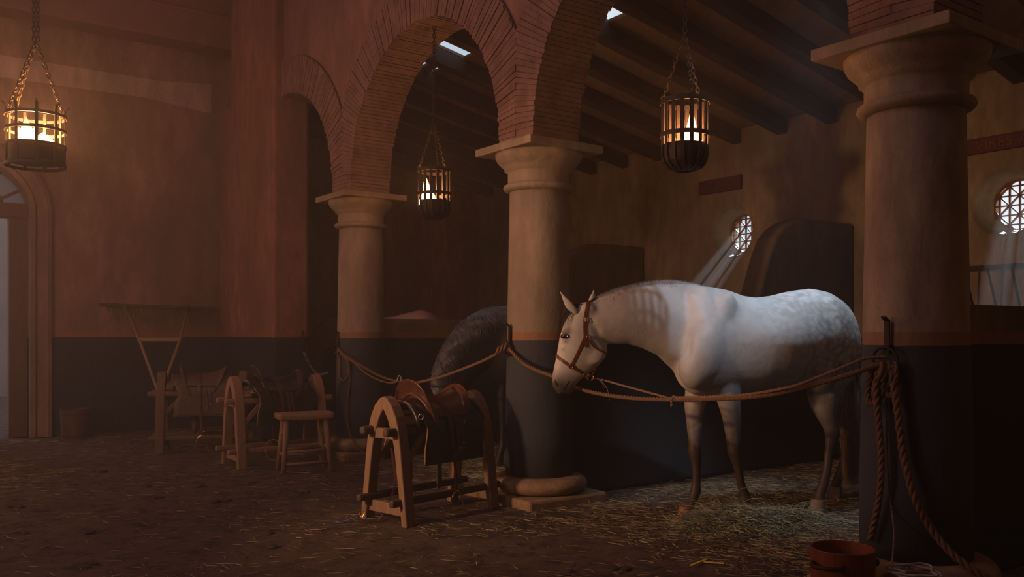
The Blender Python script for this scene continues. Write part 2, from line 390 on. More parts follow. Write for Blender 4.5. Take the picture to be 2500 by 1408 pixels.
# ================================================================ THE SETTING
HALL_H = 6.6
# floor with real relief
def ground_z(x, y):
    z = .022*noise.fractal(Vector((x*.9, y*.9, 3)), 1, 2, 3)+.016*noise.noise(Vector((x*3.1, y*3.1, 9)))
    z += .010*noise.noise(Vector((x*9, y*9, 1)))
    return z*.8-.006
xs = np.concatenate([np.linspace(-12, -5.2, 20), np.linspace(-5, 5, 300), np.linspace(5.2, 10, 14)])
ys = np.concatenate([np.linspace(-9, 1.9, 16), np.linspace(2, 9.5, 300), np.linspace(9.6, 20, 90)])
gv = [(x, y, ground_z(x, y)) for y in ys for x in xs]; nx = len(xs)
gf = [(j*nx+i, j*nx+i+1, (j+1)*nx+i+1, (j+1)*nx+i) for j in range(len(ys)-1) for i in range(nx-1)]
mb = MB(); mb.add(gv, gf); struct(mb.build('floor', M['ground'], smooth=True, fix=False))

# end wall (left in the picture) in the plane s = SE with an arched doorway
SE = -6.7; THK = .34
t125 = on_s(125, SE); Y125 = P(SE, t125).y
R_OUT = .80; R_IN = .56; TC = t125-R_OUT; SPR = hgt(522, Y125)
def arch_wall(mb, f, u0, u1, h1, uc, r, spr, w0, w1, seg=24):
    """wall in (u,h) with an arched hole; f(u,h,w) -> point"""
    arc = [(uc+r*math.cos(PI*k/seg), spr+r*math.sin(PI*k/seg)) for k in range(seg+1)]     # right to left
    for (a, b) in ((u0, uc-r), (uc+r, u1)):
        mb.prism([(a, -.1), (b, -.1), (b, spr), (a, spr)], w0, w1, f)
    mb.prism([(u0, spr), (uc-r, spr), (uc-r, h1), (u0, h1)], w0, w1, f)
    mb.prism([(uc+r, spr), (u1, spr), (u1, h1), (uc+r, h1)], w0, w1, f)
    for k in range(seg):
        (x0, y0), (x1, y1) = arc[k], arc[k+1]
        mb.prism([(x0, y0), (x1, y1), (x1, h1), (x0, h1)][::-1], w0, w1, f)
fE = lambda u, h, w: P(SE+w, u, h)
mb = MB(); arch_wall(mb, fE, -8, .2, HALL_H, TC, R_IN, SPR, -THK, 0); mb.prism([(.2, -.1), (4.3, -.1), (4.3, 4.1), (.2, 4.8)], -THK, 0, fE); struct(mb.build('wall_left', M['wall']))
# moulded casing round the doorway
mb = MB(); seg = 28
path = [(TC+R_OUT, 0)]+[(TC+R_OUT, SPR*k/4) for k in range(1, 5)]
prof = [(0, 0), (0, .05), (.05, .07), (.07, .045), (.16, .045), (.18, .075), (.235, .075), (.24, 0)]   # (inwards, out of the wall)
rings = []
hs = [0, .6, 1.2, 1.8, SPR]
for h in hs: rings.append((1, 0, h))
for k in range(1, seg+1): a = PI*k/seg; rings.append((math.cos(a), math.sin(a), SPR))
for h in hs[::-1][1:]: rings.append((-1, 0, h))
vs = []; fs = []; n = len(prof)
for cx, sx, h in rings:
    for a, b in prof: r = R_OUT-a; vs.append(P(SE+b+.001, TC+r*cx, h+r*sx))
for i in range(len(rings)-1):
    for k in range(n): fs.append((i*n+k, i*n+(k+1) % n, (i+1)*n+(k+1) % n, (i+1)*n+k))
fs += [tuple(range(n)), tuple((len(rings)-1)*n+k for k in range(n))[::-1]]
mb.add(vs, fs); struct(mb.build('trim_1', plaster('door_casing_stone', (.24, .145, .105), (.34, .22, .16), has_dado=False), smooth=False))
# door frame, transom, fanlight bars and glass
dr = bpy.data.objects.new('door_1', None); COL.objects.link(dr); dr.location = P(SE-.2, TC, 0); dr.rotation_euler = (0, 0, ROT); struct(dr)
mb = MB()
for sgn in (-1, 1): mb.box((0, sgn*(R_IN-.10), SPR/2), (.16, .20, SPR))
mb.build('jamb', M['door'], dr, bevel=.01)
mb = MB(); mb.box((0.03, 0, SPR+.02), (.24, 2*R_IN, .17)); mb.build('transom', M['door'], dr, bevel=.012)
mb = MB()
for k in range(1, 6): a = PI*k/6; mb.bar((0, .1*math.cos(a), SPR+.1*math.sin(a)), (0, R_IN*math.cos(a), SPR+R_IN*math.sin(a)), .035, .03, up=(1, 0, 0))
mb.tube([(0, .3*math.cos(PI*k/12), SPR+.08+.24*math.sin(PI*k/12)) for k in range(13)], .018, 6); mb.build('fanlight_bar', M['door'], dr)
mgl, ngl, bgl = newmat('old_glass'); bgl.inputs['Transmission Weight'].default_value = .9; bgl.inputs['Roughness'].default_value = .35; bgl.inputs['Base Color'].default_value = (.35, .4, .45, 1)
mb = MB(); mb.prism([((R_IN-.01)*math.cos(PI*k/16), SPR+.1+(R_IN-.1)*math.sin(PI*k/16)) for k in range(17)], -.004, .004, lambda u, h, w_: (w_-.03, u, h)); mb.build('fanlight_glass', mgl, dr)
# courtyard beyond the doorway
mb = MB(); mb.box((0, 0, 0), (.3, 14, 6)); o = mb.build('wall_courtyard', simple('pinkish_render', (.26, .17, .15), (.32, .22, .2), .9, scale=1.5)); o.location = P(SE-8, TC+5, 3); o.rotation_euler = (0, 0, ROT); struct(o)

# pale band and big lintel on the end wall
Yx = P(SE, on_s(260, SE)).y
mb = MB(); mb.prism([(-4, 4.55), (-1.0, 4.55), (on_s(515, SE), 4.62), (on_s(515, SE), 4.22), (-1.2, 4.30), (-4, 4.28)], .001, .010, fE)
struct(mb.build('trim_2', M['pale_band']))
tl0, tl1 = -8, 0.0
mb = MB(); mb.prism([(-8, 5.0), (-.13, 5.0), (-.13, HALL_H), (-8, HALL_H)], 0, .42, fE); mb.prism([(-8, 5.38), (-.14, 5.38), (-.14, 5.44), (-8, 5.44)], .4, .45, fE); struct(mb.build('trim_3', M['hall_beam'], bevel=.03))

# wide pier at the end of the arcade
SP = on_t(690, -.21)
pier_s1 = SP; PT = -.32
mb = MB()
rows = 30
mb.prism([(SE-.01, PT), (pier_s1, PT), (pier_s1, .12), (SE-.01, .12)], -.1, HALL_H, lambda u, v, w_: P(u, v, w_))
mb.v = []; mb.f = []; mb.mi = []
SPL = on_t(563, PT)
mb.prism([(SPL, PT), (pier_s1, PT), (pier_s1, .12), (SPL, .12)], -.1, HALL_H, lambda u, v, w_: P(u, v, w_))
mb.prism([(SE-.01, PT+.05), (SPL+.05, PT+.05), (SPL+.05, .11), (SE-.01, .11)], -.1, 4.25, lambda u, v, w_: P(u, v, w_))
mb.prism([(SE-.01, -.12), (SPL+.05, -.12), (SPL+.05, .10), (SE-.01, .10)], 4.2, HALL_H, lambda u, v, w_: P(u, v, w_))
struct(mb.build('wall_pier', M['pier'], bevel=.035))

# arcade: spandrel wall with semicircular holes
BAY = 3.0; FH = .21; RA = BAY/2-FH; SPRING = 2.74; RB = RA+.41
mb = MB(); fA = lambda u, h, w_: P(u, w_, h)
WT = .195
for s0 in (-6, -3, 0, 3, 6):
    c = s0+1.5; seg = 40
    arc = [(c+RA*math.cos(PI*k/seg), SPRING+RA*math.sin(PI*k/seg)) for k in range(seg+1)]
    r2 = RA+.02
    arc = [(c+r2*math.cos(PI*k/seg), SPRING+r2*math.sin(PI*k/seg)) for k in range(seg+1)]
    for k in range(seg):
        (x0, y0), (x1, y1) = arc[k], arc[k+1]; mb.prism([(x0, y0), (x0, HALL_H), (x1, HALL_H), (x1, y1)], -WT, WT, fA)
    for a, b in ((s0, c-r2), (c+r2, s0+BAY)): mb.prism([(a, 2.70), (b, 2.70), (b, HALL_H), (a, HALL_H)], -WT, WT, fA)
struct(mb.build('wall_arcade', M['spandrel']))
# brick rings: every course a wedge of its own relief, radial joints
def brick_arch(s0, label):
    c = s0+BAY/2; mb = MB(); rr = random.Random(int(s0*10)+99)
    # mortar core
    nC = 110; seg = nC
    def rad(a):
        ca = abs(math.cos(a)); return min(RB, (BAY/2)/ca if ca > 1e-3 else RB)
    mb.cur = 1
    for k in range(seg):
        a0, a1 = PI*k/seg, PI*(k+1)/seg
        q = []
        for a, r in ((a0, RA+.012), (a0, rad(a0)-.004), (a1, rad(a1)-.004), (a1, RA+.012)): q.append((c+r*math.cos(a), SPRING+r*math.sin(a)))
        mb.prism(q, -FH-.004, FH+.004, fA)
    mb.cur = 0
    for k in range(nC):
        a0, a1 = PI*(k+.06+rr.uniform(-.03, .03))/nC, PI*(k+.96+rr.uniform(-.05, .02))/nC
        cuts = [-1]
        # bricks across the thickness and up the ring
        rs = [RA, RA+.41*rr.uniform(.42, .58), None]
        for side, (w0, w1) in enumerate(((-FH, FH),)):
            for j in range(1):
                e = rr.uniform(0, .012); g = rr.uniform(0, .012)
                rin = RA-g
                q = []
                for a, out in ((a0, 0), (a0, 1), (a1, 1), (a1, 0)):
                    r = rin if not out else rad(a)-(rr.uniform(0, .02) if rad(a) > RB-.001 else 0)
                    q.append((c+r*math.cos(a), SPRING+r*math.sin(a)))
                mb.prism(q, w0-e-.006, w1+e+.006, fA)
    # straight courses of the foot, half of each foot belongs to this arch
    for sg in (-1, 1):
        if s0+BAY/2+sg*BAY/2 < -5.9: continue
        a, b = (c+sg*RA, c+sg*(BAY/2)) if sg > 0 else (c-BAY/2, c-RA)
        mb.prism([(a, 2.675), (b, 2.675), (b, SPRING), (a, SPRING)], -FH-.01, FH+.01, fA)
    o = mb.build('brick_arch', [M['brick'], M['mortar']])
    return tag(o, label, 'arch', 'brick arches of the arcade')
brick_arch(-6, 'half brick arch dying into the red plaster pier at left')
brick_arch(-3, 'round brick arch between the two farther columns with a lantern hung from its crown')
brick_arch(0, 'brick arch over the white horse, rising out of the top of the picture')
brick_arch(3, 'brick arch springing right from the nearest column, only its foot visible')

# window wall t = 4 with two round splayed openings
TW = 4.0
SW1 = on_t(1785, TW); SW2 = on_t(2456, TW); HW1 = hgt(567, P(SW1, TW).y); HW2 = hgt(493, P(SW2, TW).y)
RW = .225; RF = .31
mb = MB(); fW = lambda u, h, w_: P(u, TW+w_, h)
def panel_hole(u0, u1, uc, hc):
    seg = 40; q = .62
    ring = lambda r, w_: [(uc+r*math.cos(2*PI*k/seg), hc+r*math.sin(2*PI*k/seg), w_) for k in range(seg)]
    def sq(w_):
        out = []
        for k in range(seg):
            a = 2*PI*k/seg; m = max(abs(math.cos(a)), abs(math.sin(a))); out.append((uc+q*math.cos(a)/m, hc+q*math.sin(a)/m, w_))
        return out
    loops = [sq(0), ring(RF, 0), ring(RF-.03, .04), ring(RW, .26), ring(RW+.02, .40), sq(.40)]
    vs = [fW(*p) for L in loops for p in L]; fs = []
    for i in range(len(loops)-1):
        for k in range(seg): k2 = (k+1) % seg; fs.append((i*seg+k, i*seg+k2, (i+1)*seg+k2, (i+1)*seg+k))
    mb.add(vs, fs)
    for a, b, h0, h1 in ((u0, uc-q, -.1, 4.6), (uc+q, u1, -.1, 4.6), (uc-q, uc+q, -.1, hc-q), (uc-q, uc+q, hc+q, 4.6)):
        mb.prism([(a, h0), (b, h0), (b, h1), (a, h1)], 0, .40, fW)
panel_hole(SE-.4, 0, SW1, HW1); panel_hole(0, 9.4, SW2, HW2)
struct(mb.build('wall_window_side', M['wall_ochre']))
# round lattice windows
def lattice(name, uc, hc):
    e = bpy.data.objects.new(name, None); COL.objects.link(e); e.location = P(uc, TW+.27, hc); e.rotation_euler = (0, 0, ROT); struct(e)
    mb = MB(); mb.tube([(RW*math.cos(2*PI*k/40), 0, RW*math.sin(2*PI*k/40)) for k in range(40)], .013, 8, closed=True); mb.build('window_frame', M['grille'], e, smooth=True)
    mb = MB()
    def chord(nx_, nz_, off, w_, dy):
        l = RW*RW-off*off
        if l <= 0: return
        l = math.sqrt(l); c = Vector((nx_*off, dy, nz_*off)); d = Vector((-nz_, 0, nx_)); mb.bar(c-d*l, c+d*l, w_, .022, up=(0, 1, 0))
    g = .088
    for k in (-2, -1, 0, 1, 2):
        chord(1, 0, k*g, .013, 0); chord(0, 1, k*g, .012, .003)
    r = math.sqrt(.5)
    for k in (-3, -1, 1, 3): chord(r, r, k*g*r, .012, -.004); chord(r, -r, k*g*r, .012, -.006)
    mb.build('lattice', M['grille'], e)
lattice('window_1', SW1, HW1); lattice('window_2', SW2, HW2)

# fin partitions between the stalls, one behind each column
prof_t = [(.15, 0), (4.0, 0), (4.0, 2.37), (3.5, 2.375), (3.15, 2.37), (3.0, 2.33), (2.86, 2.26), (2.74, 2.16), (2.66, 2.02), (2.58, 1.84), (2.50, 1.64), (2.42, 1.50), (2.30, 1.43), (2.15, 1.41), (.15, 1.41)]
for i, s in enumerate((-3, 0, 3, 6)):
    mb = MB(); mb.prism(prof_t, -.12, .12, lambda u, v, w_: P(s+w_, u, v)); o = mb.build('wall_partition', M['fin'] if i != 5 else M['wall'], bevel=.035)
    o.modifiers['bevel'].segments = 3; struct(o)

# roof over the stalls: rafters and boards with a few gaps
SLOPE = .19; HR = 3.45; rt0 = .19
def raf_h(t): return HR+SLOPE*(TW-t)
def roof_pt(px, py):                                        # ray to roof underside
    d = Vector(((px-1250)/FPX, 1, (HY-py)/FPX)); lo, hi = 1, 30
    for _ in range(60):
        m_ = (lo+hi)/2; p = Vector((0, 0, CH))+d*m_; t = (p-A0).dot(N)
        if p.z > raf_h(t)+.165: hi = m_
        else: lo = m_
    q = p-A0; return q.dot(U), q.dot(N)
k = 0; s_r = -.135-.6223*10
labels_r = []
while s_r < 8:
    mb = MB(); a = P(s_r, rt0, raf_h(rt0)+.08); b = P(s_r, TW+.05, raf_h(TW+.05)+.08); mb.bar(a, b, .13, .155); o = mb.build('rafter', M['beam'], bevel=.008)
    tag(o, 'dark wooden rafter of the sloping roof over the stalls', 'rafter', 'rafters over the stalls'); s_r += .6223
slits = [(-2.56, -2.34, .40, 1.0), (-3.18, -3.0, .55, .85), (-3.18, -3.0, .95, 1.0), (-.70, -.46, 1.16, 1.36)]   # missing boards beside the rafters
ss = sorted(set([-6.9, 9]+[v for q in slits for v in q[:2]]+[-6.9+.2*k for k in range(80) if -6.9+.2*k < 9]))
tt = sorted(set([rt0, TW+.35]+[v for q in slits for v in q[2:]]))
mb = MB()
for i in range(len(ss)-1):
    for j in range(len(tt)-1):
        sm, tm = (ss[i]+ss[i+1])/2, (tt[j]+tt[j+1])/2
        if any(q[0] < sm < q[1] and q[2] < tm < q[3] for q in slits): continue
        if ss[i+1]-ss[i] < 1e-4 or tt[j+1]-tt[j] < 1e-4: continue
        z = lambda t: raf_h(t)+.165
        mb.add([P(ss[i], tt[j], z(tt[j])), P(ss[i+1], tt[j], z(tt[j])), P(ss[i+1], tt[j+1], z(tt[j+1])), P(ss[i], tt[j+1], z(tt[j+1])),
                P(ss[i], tt[j], z(tt[j])+.03), P(ss[i+1], tt[j], z(tt[j])+.03), P(ss[i+1], tt[j+1], z(tt[j+1])+.03), P(ss[i], tt[j+1], z(tt[j+1])+.03)],
               [(0, 3, 2, 1), (4, 5, 6, 7), (0, 1, 5, 4), (1, 2, 6, 5), (2, 3, 7, 6), (3, 0, 4, 7)])
struct(mb.build('ceiling_stalls', M['boards']))
# hall ceiling and the walls behind the camera
mb = MB(); mb.prism([(SE-.4, -8.4), (9.4, -8.4), (9.4, .3), (SE-.4, .3)], HALL_H, HALL_H+.2, lambda u, v, w_: P(u, v, w_)); struct(mb.build('ceiling', M['hall_beam']))
mb = MB(); mb.prism([(SE-.4, -8.4), (9.4, -8.4), (9.4, -8), (SE-.4, -8)], -.1, HALL_H, lambda u, v, w_: P(u, v, w_)); struct(mb.build('wall_behind', M['wall']))
mb = MB(); mb.prism([(9, -8), (9.4, -8), (9.4, 4.4), (9, 4.4)], -.1, HALL_H, lambda u, v, w_: P(u, v, w_)); struct(mb.build('wall_right', M['wall']))

# columns
RC = .241
def column(s, label):
    e = thing('stone_column', label, 'column', P(s, 0, 0), ROT, 'stone columns of the arcade')
    mb = MB(); mb.box((0, 0, .02), (.74, .74, .09)); mb.build('plinth', M['base'], e, bevel=.02)
    mb = MB(); pr = [(.27, .06)]+[(.275+.095*math.sin(PI*k/12), .065+.125*(1-math.cos(PI*k/12))/2) for k in range(13)]+[(.262, .19)]
    mb.lathe(pr, 48); mb.build('base_ring', M['base'], e, smooth=True)
    mb = MB(); pr = [(.258, .18), (.256, .5), (.25, .9), (.243, 1.2), (.236, 1.6), (.229, 2.0), (.222, 2.36)]
    mb.lathe(pr, 64); mb.build('shaft', M['column'], e, smooth=True)
    mb = MB(); pr = [(.222, 2.33), (.24, 2.335), (.262, 2.345), (.272, 2.362), (.266, 2.38), (.243, 2.39), (.236, 2.40), (.236, 2.47), (.242, 2.485), (.262, 2.495), (.262, 2.51), (.29, 2.535), (.315, 2.56), (.330, 2.59), (.334, 2.625)]
    mb.lathe(pr, 64); mb.build('capital', M['capital'], e, smooth=True)
    mb = MB(); mb.box((0, 0, 2.648), (.70, .70, .058)); mb.build('top_slab', M['capital'], e, bevel=.006)
    return e
column(-3, 'farthest stone column, left of the middle, with a coiled rope at its band')
column(0, 'middle stone column with the dark lower band, right behind the saddle in front')
column(3, 'nearest and largest stone column at right with thick ropes hanging from a ring')

# ================================================================ HORSES
def apply_mods(o):
    dg = bpy.context.evaluated_depsgraph_get(); dg.update()
    me = bpy.data.meshes.new_from_object(o.evaluated_get(dg)); old = o.data; o.modifiers.clear(); o.data = me
    me.name = o.name; bpy.data.meshes.remove(old); me.polygons.foreach_set('use_smooth', [True]*len(me.polygons)); return o
def union_skin(mb, name, mat, parent, voxel=.013, it=6, fac=.5):
    o = mb.build(name, mat, parent, fix=False)
    r = o.modifiers.new('r', 'REMESH'); r.mode = 'VOXEL'; r.voxel_size = voxel; r.adaptivity = 0
    s = o.modifiers.new('s', 'SMOOTH'); s.factor = fac; s.iterations = it
    return apply_mods(o)

HM = Vector((1.42, 6.03, 0)); HB = Vector((.893, .451, 0)).normalized(); HL = Vector((.451, -.893, 0)).normalized()
def sag(px, py, off=0.0):                    # point of the body's middle plane seen at a photo pixel
    k = (px-1250)/FPX; b = HM+HL*off; r = (k*b.y-b.x)/(HB.x-k*HB.y); q = b+HB*r
    return Vector((q.x, q.y, hgt(py, q.y)))
ORG = Vector((1.85, 6.25, 0))
horse = thing('horse', 'dappled grey horse in a leather halter, tied behind the rope', 'horse', ORG)
mb = MB()
def L(v): return Vector(v)-ORG
secs = []
tor = [((2066, 792), (2068, 885), .06, 0), ((2058, 752), (2060, 930), .17, 0), ((2040, 729), (2045, 950), .235, 0), ((2010, 711), (2015, 945), .27, 0), ((1975, 704), (1985, 930), .285, 0),
       ((1930, 710), (1950, 935), .295, 0), ((1885, 721), (1905, 945), .315, 0), ((1845, 726), (1862, 952), .32, 0), ((1808, 721), (1822, 958), .30, 0),
       ((1772, 707), (1785, 963), .265, 0), ((1738, 700), (1750, 966), .235, 0), ((1705, 697), (1718, 968), .22, 0), ((1680, 715), (1690, 962), .20, 0), ((1668, 775), (1672, 945), .15, 0), ((1664, 820), (1665, 915), .09, 0)]
for t, b, w_, _ in tor:
    a, c = sag(*t), sag(*b); m_ = (a+c)/2; secs.append((L(m_), (a-c)/2, HL*w_))
# egg-shaped sections: widest below the middle, narrow at the withers
def loft_body(mb, secs, seg=36):
    vs = []; fs = []
    for i, (c, a1, a2) in enumerate(secs):
        f = i/(len(secs)-1)
        for k in range(seg):
            a = 2*PI*k/seg; ca, sa = math.cos(a), math.sin(a)
            narrow = 1-(.30 if .45 < f < .9 else .10)*max(0, ca)**1.5
            vs.append(c+a1*ca+a2*(sa*narrow))
    for i in range(len(secs)-1):
        for k in range(seg): k2 = (k+1) % seg; fs.append((i*seg+k, i*seg+k2, (i+1)*seg+k2, (i+1)*seg+k))
    fs.append(tuple(range(seg))[::-1]); fs.append(tuple((len(secs)-1)*seg+k for k in range(seg)))
    mb.add(vs, fs)
# orientation: make sure loops face outward (checked by signed volume)
def oriented(fn):
    m2 = MB(); fn(m2); vol = 0
    for f in m2.f:
        p0 = Vector(m2.v[f[0]])
        for i in range(1, len(f)-1): vol += p0.dot(Vector(m2.v[f[i]]).cross(Vector(m2.v[f[i+1]])))
    if vol < 0: m2.f = [f[::-1] for f in m2.f]
    mb.add(m2.v, m2.f)
oriented(lambda m: loft_body(m, secs))
# neck
NL = Vector((.30, -.954, 0)).normalized(); HDL = Vector((-.16, -.987, 0)).normalized()
nk = [((1748, 706), (1712, 955), 6.10, .19, HL), ((1700, 693), (1668, 925), 6.02, .17, HL), ((1655, 689), (1634, 893), 5.98, .145, HL), ((1608, 690), (1606, 868), 5.94, .125, NL), ((1555, 697), (1568, 850), 5.90, .108, NL),
      ((1505, 708), (1530, 840), 5.86, .094, NL), ((1465, 722), (1500, 842), 5.83, .086, HDL), ((1432, 738), (1482, 838), 5.81, .080, HDL)]
secs_n = []
for t, b, Y, w_, ax in nk:
    a, c = at(*t, Y), at(*b, Y); secs_n.append((L((a+c)/2), (a-c)/2, ax*w_))
def loft_neck(m):
    seg = 30; vs = []; fs = []
    for c, a1, a2 in secs_n:
        for k in range(seg):
            a = 2*PI*k/seg; ca, sa = math.cos(a), math.sin(a); vs.append(c+a1*ca+a2*(sa*(1-.45*max(0, ca)**1.3)))
    for i in range(len(secs_n)-1):
        for k in range(seg): k2 = (k+1) % seg; fs.append((i*seg+k, i*seg+k2, (i+1)*seg+k2, (i+1)*seg+k))
    fs.append(tuple(range(seg))[::-1]); fs.append(tuple((len(secs_n)-1)*seg+k for k in range(seg))); m.add(vs, fs)
oriented(loft_neck)
# head
HY0 = 5.80
hd = [((1425, 738), (1462, 800), .055), ((1404, 748), (1474, 828), .075), ((1388, 768), (1482, 850), .088), ((1374, 795), (1484, 862), .098), ((1367, 818), (1478, 874), .100), ((1363, 838), (1468, 886), .090), ((1359, 862), (1454, 900), .078),
      ((1354, 886), (1438, 913), .064), ((1349, 908), (1421, 925), .054), ((1346, 924), (1408, 937), .052), ((1347, 938), (1402, 949), .053), ((1351, 949), (1397, 958), .047), ((1360, 957), (1389, 963), .028)]
secs_h = []
for i, (t, b, w_) in enumerate(hd):
    a, c = at(*t, HY0), at(*b, HY0); secs_h.append((L((a+c)/2), (a-c)/2, HDL*w_))
def loft_head(m):
    seg = 30; vs = []; fs = []
    for i, (c, a1, a2) in enumerate(secs_h):
        jaw = .38 if 4 <= i <= 8 else .2
        for k in range(seg):
            a = 2*PI*k/seg; ca, sa = math.cos(a), math.sin(a)
            wk = 1-jaw*max(0, -ca)**1.2+.10*max(0, ca)*(1-ca)*2
            sq = abs(sa)**.85*(1 if sa > 0 else -1); vs.append(c+a1*ca+a2*(sq*wk))
    for i in range(len(secs_h)-1):
        for k in range(seg): k2 = (k+1) % seg; fs.append((i*seg+k, i*seg+k2, (i+1)*seg+k2, (i+1)*seg+k))
    fs.append(tuple(range(seg))[::-1]); fs.append(tuple((len(secs_h)-1)*seg+k for k in range(seg))); m.add(vs, fs)
oriented(loft_head)
for sg in (1, -1):                                           # cheek disc, brow, nostril rim, lips
    mb.ell(L(at(1452, 862, HY0)+HDL*(.052*sg)), (.075, .028, .075))
    mb.ell(L(at(1384, 808, HY0)+HDL*(.078*sg)), (.036, .024, .020))
    mb.ell(L(at(1384, 832, HY0)+HDL*(.076*sg)), (.034, .018, .012))
    mb.ell(L(at(1356, 930, HY0)+HDL*(.036*sg)), (.020, .018, .030))
    mb.bar(L(at(1372, 846, HY0)+HDL*(.074*sg)), L(at(1400, 894, HY0)+HDL*(.058*sg)), .014, .014)
mb.ell(L(at(1388, 955, HY0)), (.030, .040, .022)); mb.ell(L(at(1368, 956, HY0)), (.028, .044, .020))
mb.ell(L(at(1432, 758, HY0)), (.075, .070, .06))
# muscles
def blob(p, r, az=0): mb.ell(L(p), r, Matrix.Rotation(math.atan2(HB.y, HB.x), 3, 'Z') @ Matrix.Rotation(az, 3, 'Y'))
blob(sag(1738, 845, .145), (.15, .080, .25), .5); blob(sag(1738, 845, -.14), (.15, .080, .25), .5)
blob(sag(1765, 775, .13), (.10, .07, .18), .35)
blob(sag(1695, 900, .09), (.11, .10, .14)); blob(sag(1695, 900, -.09), (.11, .10, .14))
blob(sag(2028, 815, .15), (.20, .13, .27), -.25); blob(sag(2028, 815, -.15), (.20, .13, .27), -.25)
blob(sag(2000, 905, .17), (.14, .10, .16)); blob(sag(1995, 765, .12), (.18, .10, .12)); blob(sag(2045, 870, .14), (.12, .10, .22))
# legs
def leg(st):
    s_ = []
    for i, (px, py, Y, w1, w2) in enumerate(st):
        s_.append((L(at(px, py, Y)), HB*w1, HL*w2))
    # sections stay level, so the lateral axis follows the body
    def fn(m): m.loft(s_, 20)
    oriented(fn)
leg([(1722, 905, 6.16, .115, .10), (1706, 950, 6.12, .10, .085), (1697, 985, 6.08, .080, .070), (1695, 1015, 6.06, .064, .058), (1696, 1050, 6.04, .054, .050), (1697, 1080, 6.03, .047, .046), (1696, 1098, 6.03, .049, .049), (1698, 1115, 6.03, .044, .044), (1700, 1132, 6.03, .034, .033),
     (1701, 1160, 6.03, .032, .029), (1700, 1182, 6.03, .034, .031), (1698, 1202, 6.02, .043, .039), (1692, 1219, 6.00, .037, .034), (1684, 1232, 5.98, .036, .034), (1678, 1240, 5.97, .045, .042)])
leg([(1768, 860, 6.00, .14, .11), (1772, 905, 5.98, .13, .10), (1774, 950, 5.97, .103, .085), (1780, 985, 5.98, .082, .070), (1786, 1020, 6.0, .066, .060), (1790, 1060, 6.02, .057, .052), (1793, 1088, 6.03, .051, .048), (1793, 1102, 6.03, .052, .051), (1797, 1120, 6.04, .043, .043), (1801, 1136, 6.05, .034, .033),
     (1806, 1165, 6.06, .032, .029), (1811, 1188, 6.07, .034, .031), (1818, 1208, 6.08, .044, .040), (1821, 1224, 6.06, .037, .034), (1820, 1237, 6.04, .036, .034), (1818, 1244, 6.03, .045, .042)])
leg([(2030, 880, 6.42, .20, .13), (2022, 925, 6.36, .175, .12), (2013, 965, 6.32, .135, .10), (2013, 995, 6.30, .108, .082), (2020, 1020, 6.29, .082, .066), (2029, 1042, 6.28, .066, .052), (2033, 1055, 6.28, .063, .048), (2031, 1070, 6.28, .054, .044), (2027, 1090, 6.27, .041, .037),
     (2023, 1115, 6.26, .036, .031), (2020, 1145, 6.25, .035, .031), (2013, 1170, 6.24, .040, .034), (2009, 1185, 6.23, .046, .040), (2004, 1200, 6.22, .040, .036), (2000, 1213, 6.21, .040, .037), (1998, 1222, 6.20, .048, .044)])
leg([(2052, 880, 6.72, .17, .12), (2062, 930, 6.74, .15, .10), (2070, 975, 6.76, .12, .09), (2078, 1010, 6.78, .085, .065), (2084, 1035, 6.78, .064, .052), (2080, 1055, 6.77, .055, .046), (2070, 1085, 6.77, .038, .034), (2060, 1120, 6.77, .034, .030), (2053, 1148, 6.76, .038, .033), (2048, 1165, 6.76, .045, .040), (2042, 1178, 6.75, .040, .036), (2040, 1190, 6.75, .046, .044)])
mb.ell(L(sag(1956, 938, .0)), (.09, .05, .035))
body = union_skin(mb, 'body', M['coat_grey'], horse, .012, 14, .5)
BV = BVHTree.FromPolygons([v.co.copy() for v in body.data.vertices], [tuple(p.vertices) for p in body.data.polygons])
def onskin(p, off=.004):
    q, nrm, _, _ = BV.find_nearest(p); return q+nrm*off, nrm
def cast(px, py, off=.004):                                  # surface point of the near side
    o_ = Vector((0, 0, CH))-ORG; d = Vector(((px-1250)/FPX, 1, (HY-py)/FPX)).normalized(); q, nrm, _, _ = BV.ray_cast(o_, d)
    return (q+nrm*off, nrm) if q is not None else onskin(L(at(px, py, HY0)), off)
# hooves
def hoof(px, py0, py1, Y, r, mat, dx=0):
    mb = MB(); c0, c1 = L(at(px, py0, Y)), L(at(px, py1, Y)); c1.z = ground_z(*(c1+ORG).xy)-.004; c1 += -HB*dx
    f = [(c0+Vector((0, 0, .012)), HB*r*.84, HL*r*.80), (c0, HB*r*.93, HL*r*.88), (lerp(c0, c1, .5), HB*r*1.06, HL*r*.97), (c1, HB*r*1.2, HL*r*1.06)]
    mb.loft(f, 24); mb.build('hoof', mat, horse, smooth=False)
hoof(1675, 1240, 1262, 5.97, .050, M['hoof_red'], .03); hoof(1816, 1243, 1262, 6.03, .050, M['hoof'], .015)
hoof(1997, 1222, 1250, 6.20, .054, M['hoof'], .012); hoof(2040, 1190, 1215, 6.75, .054, M['hoof'], .012)
